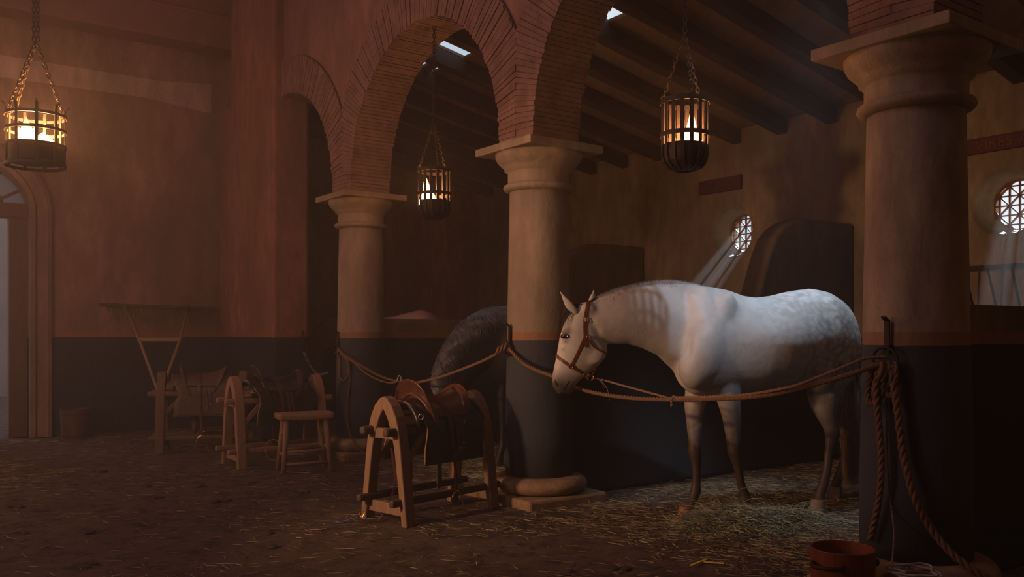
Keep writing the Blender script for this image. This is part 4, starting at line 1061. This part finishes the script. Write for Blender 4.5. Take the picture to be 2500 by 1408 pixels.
        arch_ = [c+Vector((.058*math.sin(t), sg*.004*0, -.115+.115*math.cos(t)*1.0)) for t in [-PI*.56+PI*1.12*k/14 for k in range(15)]]
        arch_ = [Vector((p.x, p.y, p.z)) for p in arch_]; m.tube(arch_, .0058, 6); lo = min(arch_[0].z, arch_[-1].z); m.box(((arch_[0].x+arch_[-1].x)/2, c.y, arch_[0].z-.002), (abs(arch_[-1].x-arch_[0].x)+.01, .045, .009)); m.build('stirrup', M['brass'], e, smooth=False)
        for dx, ln, w_ in ((.455, .15, .014), (.492, .125, .012)):
            m = MB(); a0 = .27; p0, p1 = dpt(dx, sg*a0, .036), dpt(dx+.012, sg*(a0+ln), .034); m.bar(p0, p1, w_*2, .005, up=(0, sg, 0)); m.bar(dpt(dx-.02, sg*(a0-.12), .034), p0, w_*1.7, .005, up=(0, sg, .3)); m.build('girth_strap', M['leather_dull'], e)
            buckle(dpt(dx+.012, sg*(a0+ln+.008), .042), Vector((0, sg, 0)), Vector((0, 0, 1)), .036, .034, 'buckle', e, M['steel'])
        m = MB(); m.loft([(Vector((.335, sg*.150, .42)), Vector((.018, 0, 0)), Vector((0, .006, 0))), (Vector((.335, sg*.150, .32)), Vector((.024, 0, 0)), Vector((0, .007, 0))), (Vector((.335, sg*.150, .24)), Vector((.026, 0, 0)), Vector((0, .007, 0))), (Vector((.335, sg*.150, .205)), Vector((.013, 0, 0)), Vector((0, .005, 0)))], 14); m.build('girth_end', M['leather_dull'], e, smooth=True)
    ring(dpt(.125, -.19, .045), .017, Vector((-.8, -.6, 0)), 'dee_ring', e, M['steel'], th=.003)
    return e
saddle('black saddle with brown high pommel and cantle on the foreground rack', F1, az1, M['leather_black'], M['leather_brown'], M['leather_brown'])
# a thin strap with a buckle trailing on the ground left of the rack
pts = [at(955, 1095, 5.95), at(962, 1140, 5.95), at(966, 1180, 5.95), at(950, 1222, 6.0), at(925, 1262, 5.95), at(900, 1262, 5.9), at(886, 1256, 5.9)]
for p in pts[4:]: p.z = gnd(p.x, p.y)+.012
m = MB(); pp = spline(pts, 8); vs = []; fs = []
for p in pp: vs += [p+Vector((.008, 0, 0)), p+Vector((-.008, 0, 0)), p+Vector((-.008, 0, 0))+Vector((0, -.004, .003)), p+Vector((.008, 0, 0))+Vector((0, -.004, .003))]
for i in range(len(pp)-1):
    for k in range(4): k2 = (k+1) % 4; fs.append((i*4+k, i*4+k2, i*4+4+k2, i*4+4+k))
m.add(vs, fs); gs = m.build('girth_strap', M['leather_strap']); tag(gs, 'thin leather strap hanging behind the foreground rack onto the earth', 'strap')
buckle(at(883, 1254, 5.9), Vector((-.2, -1, .4)), Vector((.4, 0, 1)), .03, .035, 'buckle', gs, M['brass'])

# second and third rack with their saddles
F2 = Vector((-2.62, 8.30, 0)); az2 = math.radians(37); F2.z = gnd(F2.x, F2.y)
saddle_rack('pale wooden saddle rack directly left of the low stool', F2, az2, M['wood_pale'], M['wood_pale'])
saddle('shiny black saddle on the rack behind the low stool', F2, az2, M['leather_shiny'], M['leather_dark'], M['leather_shiny'])
F3 = Vector((-3.70, 9.32, 0)); az3 = math.radians(14); F3.z = gnd(F3.x, F3.y)
saddle_rack('dim wooden saddle rack by the left wall, under the hay rake', F3, az3, M['wood_dim'], M['wood_dim'])
saddle('dull brown saddle on the dim rack by the left wall', F3, az3, M['leather_dull'], M['leather_dull'], M['leather_dull'])

# ---------------------------------------------------------------- stool
sx, sy_ = -1.905, 8.08; st = thing('stool', 'low wooden stool with four splayed legs beside the pale saddle rack', 'stool', (sx, sy_, gnd(sx, sy_)), math.radians(25))
m = MB(); n = 12
m.prism([(-.255, -.10), (-.235, -.125), (0, -.132), (.235, -.125), (.26, -.10), (.258, .09), (.235, .12), (-.235, .12), (-.255, .095)], .475, .53, lambda u, v, w_: Vector((u, v, w_+.012*(u/.25)**2)))
m.build('seat', M['wood_pale'], st, bevel=.016)
LG = []
for a, b in ((-1, -1), (1, -1), (1, 1), (-1, 1)):
    m = MB(); m.tube([(a*.175, b*.075, .49), (a*.215, b*.135, 0)], [.026, .021], 10); m.build('leg', M['wood_pale'], st, smooth=True)
for b, z in ((-1, .20), (1, .20), (-1, .09), (1, .14)):
    m = MB(); k = 1-z/.49; x = .175+.04*k; y = b*(.075+.06*k); m.tube([(-x, y, z), (x, y, z)], .013, 8); m.build('stretcher', M['wood_pale'], st, smooth=True)
for a, z in ((-1, .36), (1, .32), (-1, .17), (1, .22)):
    m = MB(); k = 1-z/.49; x = a*(.175+.04*k); y = .075+.06*k; m.tube([(x, -y, z), (x, y, z)], .013, 8); m.build('stretcher', M['wood_pale'], st, smooth=True)

# ---------------------------------------------------------------- big hay rake leaning on the left wall
def onwall(px, py, off=.06):
    t = on_s(px, SE+off); q = P(SE+off, t); q.z = hgt(py, q.y); return q
ra, rb = onwall(240, 742, .06), onwall(530, 753, .06)
rk = thing('hay_rake', 'wide wooden hay rake leaning against the left wall above the saddles', 'rake', (ra+rb)/2-Vector((0, 0, 1.6))); RO = rk.location.copy()
m = MB(); m.bar(ra-RO, rb-RO, .035, .035); m.build('head_bar', M['wood_dark'], rk, bevel=.006)
d = rb-ra; nt_ = 27
for i in range(nt_):
    a = ra+d*((i+1.5)/(nt_+1.5)) if i else ra+d*.06
    b = a+Vector((0, 0, -.20-.03*rnd.random()))+U*.03+d.normalized()*.05; m = MB(); m.tube(spline([a-RO, a.lerp(b, .35)-RO+d.normalized()*.02, b-RO], 4), .006, 6); m.build('tooth', M['wood_dark'], rk)
foot = at(398, 1085, 10.1); foot.z = .05
for k, x in ((0, 305), (1, 460)):
    a = onwall(x, 748); b = at((340, 440)[k], 828, 10.75); c = at((384, 405)[k], (950, 925)[k], 10.35); m = MB(); m.tube([a-RO, b-RO, c-RO, foot-RO+Vector(((-.04, .04)[k], 0, 0))], .019, 8); m.build('handle', M['wood'], rk, smooth=True)
m = MB(); m.bar(at(336, 828, 10.75)-RO, at(443, 828, 10.75)-RO, .03, .045); m.build('crossbar', M['wood'], rk)

# ---------------------------------------------------------------- tub beside the doorway, buckets
def tub(name, label, loc, r0, r1, h, mat, hoop=True, rz=0):
    e = thing(name, label, 'bucket', loc, rz); m = MB(); t = .012
    m.lathe([(.002, .0), (r0, 0), (r1, h), (r1-t, h), (r0-t, .02), (.002, .02)], 40, cap=False); m.build('body', mat, e, smooth=False, bevel=.002)
    for z in ([.12*h, .82*h] if hoop else [.14*h]):
        r = r0+(r1-r0)*z/h+.001; m = MB(); m.lathe([(r, z-.012), (r+.004, z-.012), (r+.004, z+.012), (r, z+.012)], 40, cap=False); m.build('hoop', M['iron_rust'], e)
    return e
q = at(185, 1060, 10.45); tub('wooden_tub', 'dark reddish wooden tub against the left wall beside the doorway', (q.x, q.y, gnd(q.x, q.y)), .155, .17, .36, M['tub'])
q = at(2057, 1335, 4.0)
bk = tub('bucket', 'red wooden bucket cut by the bottom edge, in front of the nearest column', (q.x, q.y, gnd(q.x, q.y)), .128, .144, hgt(1335, 4.0), M['bucket'], False)
hb = hgt(1335, 4.0)
m = MB(); m.tube(spline([(-.145, -.03, hb*.80), (-.165, -.10, hb*.79), (-.10, -.155, hb*.80), (-.055, -.138, hb*.80)], 6), .010, 8); m.build('handle', M['iron_rust'], bk, smooth=True)
for a in (-1.95, -.25):
    m = MB(); m.ell((.144*math.cos(a), .144*math.sin(a), hb*.80), (.014, .014, .018), seg=10, rings=6); m.build('rivet', M['iron_rust'], bk, smooth=True)

# ---------------------------------------------------------------- painted name boards on the window wall
def board(label, s0, s1, z0, z1, z0b, txts, size, tm):
    c = P((s0+s1)/2, TW-.025, (z0+z1)/2); e = thing('name_board', label, 'sign', c, ROT); w_, h = (s1-s0), z1-z0
    m = MB(); m.box((0, 0, 0), (w_, .04, h)); m.build('board', M['sign'], e, bevel=.005)
    for txt, xt in txts: letter(e, txt, xt-(s0+s1)/2, size, tm)
    return e
def letter(e, txt, dx, size, tm):
    cu = bpy.data.curves.new('lettering', 'FONT'); cu.body = txt; cu.size = size; cu.extrude = .003; cu.align_x = 'LEFT'; cu.align_y = 'CENTER'; cu.space_character = 1.08
    t_ob = bpy.data.objects.new('t', cu); COL.objects.link(t_ob); me = bpy.data.meshes.new_from_object(t_ob.evaluated_get(bpy.context.evaluated_depsgraph_get())); bpy.data.objects.remove(t_ob); me.materials.clear(); me.materials.append(tm); o = bpy.data.objects.new('lettering', me); COL.objects.link(o); o.parent = e; o.rotation_euler = (PI/2, 0, 0); o.location = (dx, -.022, -.003)
s_a, s_b = on_t(1711, TW), on_t(1813, TW); Ya = P(s_a, TW).y
board('short oxblood board with worn lettering above the left round window', s_a, s_b, hgt(478, Ya), hgt(445, Ya), 0, [('ARRAVI', s_a+.10)], .115, M['sign_text_dim'])
s_c, s_d = on_t(2352, TW), on_t(2352, TW)+1.25; Yc = P(on_t(2430, TW), TW).y
board('long oxblood board lettered VIRES at the right edge above the round window', s_c, s_d, hgt(370, Yc), hgt(332, Yc), 0, [('VIRES', on_t(2388, TW)), ('A', on_t(2494, TW))], .125, M['sign_text'])

# hay rack on the window wall below the right window
hr_ = thing('hay_rack', 'iron hay rack under the right round window', 'rack', P(SW2, TW-.02, 1.42), ROT)
m = MB(); m.bar((-.9, -.22, .42), (1.3, -.22, .42), .03, .03); m.build('top_rail', M['iron'], hr_)
for i in range(11):
    x = -.85+.2*i; m = MB(); m.tube([(x, -.22, .42), (x, -.01, -.02)], .011, 8); m.build('bar', M['iron'], hr_, smooth=True)

# ================================================================ ROPES
def rope_mb(path, R_, pitch=None, seg=6, strands=3, loose=0):
    path = [Vector(p) for p in path]; pitch = pitch or R_*7
    # resample
    out = [path[0]]; step = R_*.9; acc = 0
    for a, b in zip(path[:-1], path[1:]):
        l = (b-a).length
        if l < 1e-7: continue
        pos = step-acc
        while pos <= l: out.append(a.lerp(b, pos/l)); pos += step
        acc = l-(pos-step)
    out.append(path[-1]); n = len(out); m = MB(); prev = None; fr = []; s_ = 0
    for i, p in enumerate(out):
        d = (out[min(i+1, n-1)]-out[max(i-1, 0)]).normalized()
        if prev is None: x = d.cross(Vector((0, 0, 1)) if abs(d.z) < .9 else Vector((1, 0, 0))).normalized()
        else: x = (prev-d*prev.dot(d)).normalized()
        prev = x; fr.append((p, x, d.cross(x), s_)); s_ += (out[min(i+1, n-1)]-p).length
    for k in range(strands):
        pts = [p+(x*math.cos(2*PI*(s/pitch+k/strands))+y*math.sin(2*PI*(s/pitch+k/strands)))*R_*.5 for p, x, y, s in fr]; m.tube(pts, R_*.56, seg)
    return m
def rope(label, pts, R_, mat='rope', n=10, group=None, name='rope', strands=3):
    o = rope_mb(spline(pts, n), R_, strands=strands).build(name, M[mat], smooth=True, fix=False); return tag(o, label, 'rope', group)
def iron_hook(label, p, out, ring_r=.06):
    e = thing('tether_ring', label, 'ring', p); o_ = out.normalized(); sd = o_.cross(Vector((0, 0, 1)))
    m = MB(); m.bar(o_*.02+Vector((0, 0, -.02)), o_*.02+Vector((0, 0, .135)), .024, .012, up=tuple(o_)); m.bar(o_*.02+Vector((0, 0, .13)), o_*.055+Vector((0, 0, .15)), .022, .010); m.bar(o_*-.01, o_*.03, .03, .03); m.build('spike', M['iron'], e)
    m = MB(); c = o_*.035+Vector((0, 0, -ring_r*.9)); m.tube([c+sd*(ring_r*math.cos(2*PI*k/28))+Vector((0, 0, ring_r*math.sin(2*PI*k/28)))+o_*(.01*math.sin(2*PI*k/28)) for k in range(28)], .0075, 8, closed=True); m.build('ring', M['iron'], e, smooth=True); return e
def col_pt(s, px, py, r=RC+.012):                            # point on the front of a column seen at pixel
    c = P(s, 0); d = Vector(((px-1250)/FPX, 1, 0)).normalized(); oc = -Vector((c.x, c.y, 0)); bq = oc.dot(d); disc = bq*bq-(oc.length_squared-r*r)
    k = -bq-math.sqrt(disc) if disc > 0 else -bq; q = d*k; return Vector((q.x, q.y, hgt(py, q.y)))
K1 = col_pt(-3, 826, 842); K2 = col_pt(0, 1246, 838); K3 = col_pt(3, 2168, 850)
for K, s, lb, rr_ in ((K1, -3, 'iron tether ring on the farthest column, tangled with thin ropes', .05), (K2, 0, 'iron tether ring on the left edge of the middle column', .045), (K3, 3, 'iron tether ring holding the heavy ropes on the nearest column', .062)):
    o_ = K-P(s, 0); o_.z = 0; iron_hook(lb, K-o_.normalized()*.012, o_, rr_)
kp = onwall(735, 830, .01)
# wall ring on the pier's lit side
tp = on_t  # plane s = pier_s1
t_ = on_s(737, pier_s1+.01); qp = P(pier_s1+.012, min(t_, .09)); qp.z = hgt(838, qp.y)
iron_hook('iron tether ring high on the lit side of the red pier', qp, U, .055)
# rope between columns 1 and 2, its light companion, and the line on to column 3 in front of the horse
K1c, K2c, K3c = K1+(K1-P(-3, 0)).normalized()*.0+Vector((0, -.03, -.04)), K2+Vector((-.02, -.035, -.03)), K3+Vector((-.03, -.04, -.07))
y1, y2, y3 = K1c.y, K2c.y, K3c.y
def mix_y(px, xa, ya, xb, yb):                               # depth along the straight line between two hooks in image x
    f = (px-xa)/(xb-xa); return 1/lerp(1/ya, 1/yb, f)
X1, X2, X3 = 826, 1238, 2125
def rp(px, py, seg_): 
    return at(px, py, mix_y(px, X1, y1, X2, y2)) if seg_ == 0 else at(px, py, mix_y(px, X2, y2, X3, y3))
rope('rope slung between the farthest and the middle column', [K1c, rp(850, 872, 0), rp(890, 897, 0), rp(940, 922, 0), rp(1000, 934, 0), rp(1060, 924, 0), rp(1120, 904, 0), rp(1180, 880, 0), rp(1222, 858, 0), K2c], .012)
rope('thin rope hitched to the slung rope left of the foreground saddle', [K1c+Vector((.01, -.02, -.02)), rp(862, 884, 0), rp(900, 915, 0), rp(940, 932, 0), rp(966, 933, 0), rp(972, 925, 0)], .0075, 'cord')
dF = Vector((0, -.22, 0))
rope('thick rope slung across the white horse from the middle to the nearest column', [K2c, rp(1275, 884, 1), rp(1310, 903, 1)+dF*.3, rp(1345, 916, 1)+dF*.2, rp(1400, 942, 1), rp(1450, 957, 1)+dF*.3, rp(1530, 966, 1)+dF*.8, rp(1620, 968, 1)+dF, rp(1720, 966, 1)+dF, rp(1810, 961, 1)+dF, rp(1900, 949, 1)+dF*.8, rp(2000, 928, 1)+dF*.4, rp(2070, 911, 1)+dF*.2, rp(2115, 900, 1), K3c], .0132)
rope('light cord running above the thick rope to the nearest column', [rp(1622, 985, 1)+dF+Vector((0, -.02, 0)), rp(1624, 968, 1)+dF*1.05+Vector((0, -.01, .015)), rp(1640, 963, 1)+dF*1.05, rp(1720, 961, 1)+dF*1.05, rp(1800, 955, 1)+dF*1.05, rp(1900, 937, 1)+dF, rp(1980, 915, 1)+dF*.6, rp(2050, 893, 1)+dF*.3, rp(2112, 875, 1), K3c+Vector((0, 0, .03))], .0082, 'cord')
lead_end = rp(1624, 966, 1)+dF*1.05
rope('lead rope from the halter ring to the slung rope', [RING+Vector((.01, 0, -.012)), at(1475, 928, RING.y+.01), at(1540, 946, (RING.y+lead_end.y)/2), lead_end], .0070, 'cord')
m_pts = [[at(1462, 926, 5.76), at(1478, 940, 5.74), at(1486, 958, 5.74)], [at(1466, 927, 5.76), at(1482, 948, 5.73), at(1489, 977, 5.74)], [at(1458, 922, 5.75), at(1470, 934, 5.73), at(1476, 946, 5.74)]]
m = MB()
for q in m_pts: m.tube(spline(q, 5), .0028, 5)
tag(m.build('twine', M['cord'], smooth=True), 'loose twine ends knotted at the halter ring', 'twine')
# knots on the middle column
m = MB()
for k in range(3):
    c = K2c+Vector((-.02-.028*k, -.005, -.012*k)); m.tube([c+Vector((.010*math.cos(t), .026*math.sin(t)*.8, .026*math.cos(t))) for t in [2*PI*i/14 for i in range(14)]], .010, 7, closed=True)
tag(m.build('rope_knot', M['rope'], smooth=True), 'rope knot on the ring of the middle column', 'knot')
# hanging ropes on the nearest column
fr3 = (K3-P(3, 0)); fr3.z = 0; fr3.normalize()
def c3(px, py, out=.03): return col_pt(3, px, py, RC+.012+out)
RG = K3+fr3*.03+Vector((0, 0, -.115))
rope('heavy twisted rope sweeping from the nearest column down to the floor at right', [RG, c3(2172, 905, .05), c3(2186, 960, .05), c3(2196, 1040, .05), c3(2208, 1120, .05), c3(2232, 1210, .06), at(2270, 1285, 4.05), at(2325, 1352, 4.0), at(2390, 1400, 3.95), at(2440, 1425, 3.95)], .0185)
rope('heavy rope end hanging beside the nearest column, frayed at the tip', [RG, c3(2155, 890, .06), c3(2140, 930, .07), c3(2141, 975, .07), c3(2146, 1040, .06), c3(2152, 1110, .06), c3(2149, 1190, .06), c3(2138, 1260, .05), c3(2124, 1318, .04)], .0165)
rope('doubled rope loop hanging from the ring on the nearest column', [RG, c3(2135, 888, .05), c3(2122, 935, .06), c3(2118, 962, .06), c3(2128, 985, .05), c3(2150, 970, .05), c3(2156, 930, .05), c3(2160, 890, .05)], .0150)
rope('second rope loop close under the ring of the nearest column', [RG, c3(2185, 895, .05), c3(2186, 930, .05), c3(2178, 965, .04), c3(2160, 955, .04), c3(2158, 915, .045), RG], .0140)
rope('thin dark cord hanging straight down the nearest column', [RG, c3(2163, 960, .02), c3(2164, 1060, .02), c3(2168, 1160, .02), c3(2176, 1240, .02), at(2183, 1300, 4.02), at(2178, 1385, 3.85)], .0048, 'cord', strands=2)
m = MB()
for k in range(5):
    c = RG+Vector((-.030+.016*k, -.02, .012-.010*(k % 2))); m.tube([c+Vector((.008*math.cos(t), .03*math.sin(t)*.7, .034*math.cos(t))) for t in [2*PI*i/16 for i in range(16)]], .0125, 7, closed=True)
tag(m.build('rope_knot', M['rope'], smooth=True), 'thick rope knot bundled at the ring of the nearest column', 'knot')
# pale rope coil on the base of the nearest column
def coil(cx, cy, z, r, n, R_, mat, label):
    pts = [Vector((cx+(r+.02*math.sin(k*1.7))*math.cos(k*.5), cy+(r*.8+.015*math.cos(k*2.1))*math.sin(k*.5), z+.012*(k//13)+.004*math.sin(k))) for k in range(n)]
    return rope(label, pts, R_, mat, 5)
q = at(2230, 1392, 3.93); coil(q.x, q.y, .19, .10, 34, .0055, 'cotton', 'pale thin rope coiled on the base of the nearest column')
# ropes on the farthest column
def c1(px, py, out=.02): return col_pt(-3, px, py, RC+.012+out)
rope('rope falling from the farthest column down to its base', [K1c, c1(850, 880), c1(854, 930), c1(848, 985, .03), c1(850, 1040, .05), at(868, 1085, 8.75), at(893, 1106, 8.6), at(918, 1117, 8.55)], .0095)
rope('slack loops of thin rope below the ring on the farthest column', [K1c, c1(826, 880), c1(828, 915), c1(838, 928), c1(850, 912), c1(846, 880), c1(832, 864), K1c+Vector((.03, 0, -.02)), c1(828, 900, .03), c1(830, 932, .03)], .0070, 'cord')
m = MB()
for k in range(4):
    c = K1c+Vector((.01+.03*k, -.01, -.02-.022*k)); m.tube([c+Vector((.008*math.cos(t), .02*math.sin(t), .026*math.cos(t))) for t in [2*PI*i/12 for i in range(12)]], .007, 6, closed=True)
tag(m.build('rope_knot', M['cord'], smooth=True), 'tangle of thin rope at the ring of the farthest column', 'knot')
# chain on the pier
cb = at(800, 908, qp.y-.25)
o = chain_mb(qp+U*.05+Vector((0, 0, -.10)), cb, .036, .0035, .12).build('chain', M['steel'], smooth=True); tag(o, 'bright chain sagging from the ring on the red pier', 'chain')
# pale strap tied on the slung rope
m = MB(); q = rp(975, 922, 0)+Vector((0, -.02, 0)); m.tube(spline([q+Vector((-.02, 0, -.03)), q+Vector((0, -.01, .02)), q+Vector((.02, 0, .0)), q+Vector((.012, 0, -.06)), q+Vector((.035, 0, -.11)), q+Vector((.015, 0, -.12)), q+Vector((.01, 0, -.07))], 5), .006, 6); tag(m.build('cloth_tie', M['cotton'], smooth=True), 'pale cloth tie knotted on the slung rope above the foreground saddle', 'tie')

# bridle ring and bits glinting beside the stool
q = at(668, 1098, 8.15); m = MB(); m.tube([q+Vector((.075*math.cos(t), 0, .095*math.sin(t))) for t in [2*PI*k/30 for k in range(30)]], .004, 6, closed=True); tag(m.build('bridle', M['leather_edge'], smooth=True), 'thin bridle loop hanging between the pale rack and the stool', 'bridle')

# ================================================================ FLOOR LITTER
def strand_mesh(name, mat, N_, sample, length, width, curl, lift, label, cat, seed):
    r = np.random.default_rng(seed); pts = sample(r, N_); n = len(pts)
    ln = r.uniform(*length, n); az = r.uniform(0, 2*PI, n); k = r.normal(0, curl, n); tilt = r.normal(0, lift, n)
    steps = 4; V = np.zeros((n, steps+1, 3, 3)); 
    p = pts.copy(); a = az.copy()
    w_ = r.uniform(.6, 1.2, n)*width
    for i in range(steps+1):
        z = p[:, 2]
        nx_ = -np.sin(a); ny_ = np.cos(a); ww = w_*(1-.5*abs(i/steps*2-1))
        V[:, i, 0] = np.stack([p[:, 0]+nx_*ww, p[:, 1]+ny_*ww, z], 1); V[:, i, 1] = np.stack([p[:, 0]-nx_*ww, p[:, 1]-ny_*ww, z], 1); V[:, i, 2] = np.stack([p[:, 0], p[:, 1], z+ww*1.3], 1)
        st_ = ln/steps; p = p+np.stack([np.cos(a)*st_, np.sin(a)*st_, tilt*st_*(1-i/steps*1.8)], 1); a = a+k
    V = V.reshape(-1, 3); base = np.arange(n)[:, None, None]*((steps+1)*3); F = []
    for i in range(steps):
        for q in range(3):
            q2 = (q+1) % 3; F.append([i*3+q, i*3+q2, i*3+3+q2, i*3+3+q])
    F = (base+np.array(F)[None]).reshape(-1, 4)
    # never sink strands under the earth
    me = bpy.data.meshes.new(name); me.vertices.add(len(V)); me.vertices.foreach_set('co', V.ravel()); me.loops.add(F.size); me.loops.foreach_set('vertex_index', F.ravel().astype(np.int32))
    me.polygons.add(len(F)); me.polygons.foreach_set('loop_start', np.arange(0, F.size, 4, dtype=np.int32)); me.polygons.foreach_set('loop_total', np.full(len(F), 4, dtype=np.int32))
    me.update(calc_edges=True); at_ = me.attributes.new('tone', 'FLOAT', 'POINT'); at_.data.foreach_set('value', np.repeat(r.random(n), (steps+1)*3).astype(np.float32))
    me.materials.append(mat); o = bpy.data.objects.new(name, me); COL.objects.link(o); o['kind'] = 'stuff'; return tag(o, label, cat)
def gz_arr(xy): return np.array([ground_z(x, y) for x, y in xy])
def scatter(r, n, dens, x0, x1, y0, y1):
    out = []
    while sum(len(o) for o in out) < n:
        xy = np.stack([r.uniform(x0, x1, n), r.uniform(y0, y1, n)], 1); d = np.array([dens(x, y) for x, y in xy]); out.append(xy[r.random(n) < d])
    xy = np.concatenate(out)[:n]; return np.concatenate([xy, gz_arr(xy)[:, None]+r.uniform(.001, .012, (n, 1))], 1)
def col_mask(x, y):
    for s in (-3, 0, 3):
        c = P(s, 0)
        if (x-c.x)**2+(y-c.y)**2 < .15: return 0
    return 1
def dens_floor(x, y):
    q = Vector((x, y, 0))-A0; t = q.dot(N); s = q.dot(U)
    if t > 3.9 or s < SE+.1: return 0
    v = noise.noise(Vector((x*1.3, y*1.3, 5)))+.6*noise.noise(Vector((x*3.5, y*3.5, 2)))
    base = .10+max(0, v)*.9
    if -.5 < t: base += .35
    if -1.1 < t < 0 and s > -2: base += .25*max(0, v+.3)
    vis = abs(x) < .62*y+.3
    return min(1, base)*col_mask(x, y)*vis
strand_mesh('scattered_straw', M['straw'], 20000, lambda r, n: scatter(r, n, dens_floor, -6, 6, 3.6, 12), (.03, .13), .0022, .16, .10, 'straw and chaff strewn thinly over the earth floor', 'straw', 3)
HP = (at(1790, 1255, 5.95).x, 5.95)
def dens_st(x, y):
    q = Vector((x, y, 0))-A0; t = q.dot(N); s = q.dot(U)
    if not (-.55 < t < 3.7 and .3 < s < 3.2): return 0
    return (.22+.6*max(0, noise.noise(Vector((x*2.2, y*2.2, 8)))+.2))*col_mask(x, y)*min(1, (t+.6)*1.6)
strand_mesh('bedding_straw', M['straw'], 11000, lambda r, n: scatter(r, n, dens_st, 0, 4.5, 4.2, 9), (.04, .16), .0022, .2, .16, 'straw bedding spread under the white horse', 'straw', 5)
def dens_mid(x, y):
    q = Vector((x, y, 0))-A0; t = q.dot(N); s = q.dot(U)
    return (1 if (.1 < t < 2.6 and -2.7 < s < -.2) else 0)*col_mask(x, y)
def pile_sample(parts_):
    def f(r, n):
        out = []
        for cx, cy, rx, ry, h, share in parts_:
            m_ = int(n*share); a = r.uniform(0, 2*PI, m_); d = np.sqrt(r.random(m_))*1.0; x = cx+rx*d*np.cos(a); y = cy+ry*d*np.sin(a)
            z = np.array([ground_z(p, q_) for p, q_ in zip(x, y)])+h*(1-d**2)*(.3+.7*r.random(m_)); out.append(np.stack([x, y, z], 1))
        return np.concatenate(out)
    return f
strand_mesh('hay_litter', M['hay'], 9000, lambda r, n: scatter(r, n, dens_mid, -2, 2.5, 6, 11), (.05, .16), .0024, .2, .30, 'pale hay spread in the middle stall behind the foreground saddle', 'hay', 6)
strand_mesh('hay_heap', M['hay'], 9000, pile_sample([(HP[0]-.05, 5.74, .31, .21, .14, .60), (HP[0]+.30, 5.78, .20, .16, .11, .25), (HP[0]+.08, 5.74, .58, .34, .04, .15)]), (.06, .20), .0022, .28, .55, 'heap of greenish hay at the white horse\'s front hooves', 'hay', 8)
# two scraps on the floor
q = at(1722, 1381, 4.78); ys_ = thing('straw_strips', 'two yellow straw strips crossed on the floor near the bottom edge', 'straw', (q.x, q.y, gnd(q.x, q.y)+.008))
for ang, ox, l in ((.55, -.035, .15), (-.28, .03, .14)):
    m = MB(); d = Vector((math.cos(ang), math.sin(ang)*1.6, 0)).normalized(); m.bar(Vector((ox, 0, 0))-d*l/2, Vector((ox, 0, .004))+d*l/2, .016, .004, up=(0, 0, 1)); m.build('strip', M['yellow_straw'], ys_)
q = at(832, 1278, 5.82); m = MB(); m.bar((-.03, -.01, 0), (.05, .03, .006), .018, .004); m.bar((-.10, .03, .0), (-.02, .005, .003), .006, .003); o = m.build('blue_scrap', M['blue_scrap']); o.location = (q.x, q.y, gnd(q.x, q.y)+.01); tag(o, 'small blue plastic scrap on the earth left of the foreground rack', 'scrap')
# dark clods of dung and earth
clods = [(45, 1300), (70, 1165), (215, 1295), (225, 1375), (250, 1150), (330, 1280), (40, 1240), (385, 1215), (360, 1185), (540, 1225), (660, 1300), (680, 1330), (180, 1180), (1400, 1395), (620, 1180), (1512, 1390), (740, 1200), (490, 1190)]
rr = random.Random(4)
mcl = simple('dark_clod', (.025, .016, .011), (.05, .032, .02), .95, scale=30, bstr=.8, bdist=.01)
for i, (x, y) in enumerate(clods):
    Y = FPX*CH/(y-HY); q = at(x, y, Y); m = MB(); 
    for j in range(5): m.ell((rr.uniform(-.04, .04), rr.uniform(-.03, .03), rr.uniform(0, .008)), (rr.uniform(.020, .042), rr.uniform(.012, .03), rr.uniform(.006, .014)), seg=9, rings=6)
    o = m.build('clod', mcl, smooth=False); o.location = (q.x, q.y, gnd(q.x, q.y)); o.rotation_euler = (0, 0, rr.uniform(0, 6)); tag(o, 'small dark clod of trodden earth and dung on the floor', 'clod', 'dark clods on the floor')
# ================================================================ HAZE
hm = bpy.data.materials.new('dusty_air'); hm.use_nodes = True; hn = hm.node_tree; hn.nodes.clear()
ho = hn.nodes.new('ShaderNodeOutputMaterial'); vs_ = hn.nodes.new('ShaderNodeVolumeScatter')
vs_.inputs['Color'].default_value = (.95, .93, .92, 1); vs_.inputs['Density'].default_value = HAZE; vs_.inputs['Anisotropy'].default_value = .35
hn.links.new(vs_.outputs[0], ho.inputs['Volume'])
mb = MB(); mb.prism([(SE-.3, -7.9), (8.9, -7.9), (8.9, 4.38), (SE-.3, 4.38)], -.12, HALL_H-.05, lambda u, v, w_: P(u, v, w_))
o = mb.build('dusty_air', hm); o['kind'] = 'stuff'; o['label'] = 'thin smoky haze filling the whole stable'; o['category'] = 'haze'
sc.cycles.use_denoising = True
sc.cycles.max_bounces = 5; sc.cycles.diffuse_bounces = 2; sc.cycles.glossy_bounces = 3; sc.cycles.transmission_bounces = 4; sc.cycles.volume_bounces = 0
sc.cycles.transparent_max_bounces = 12; sc.cycles.sample_clamp_indirect = 4.0
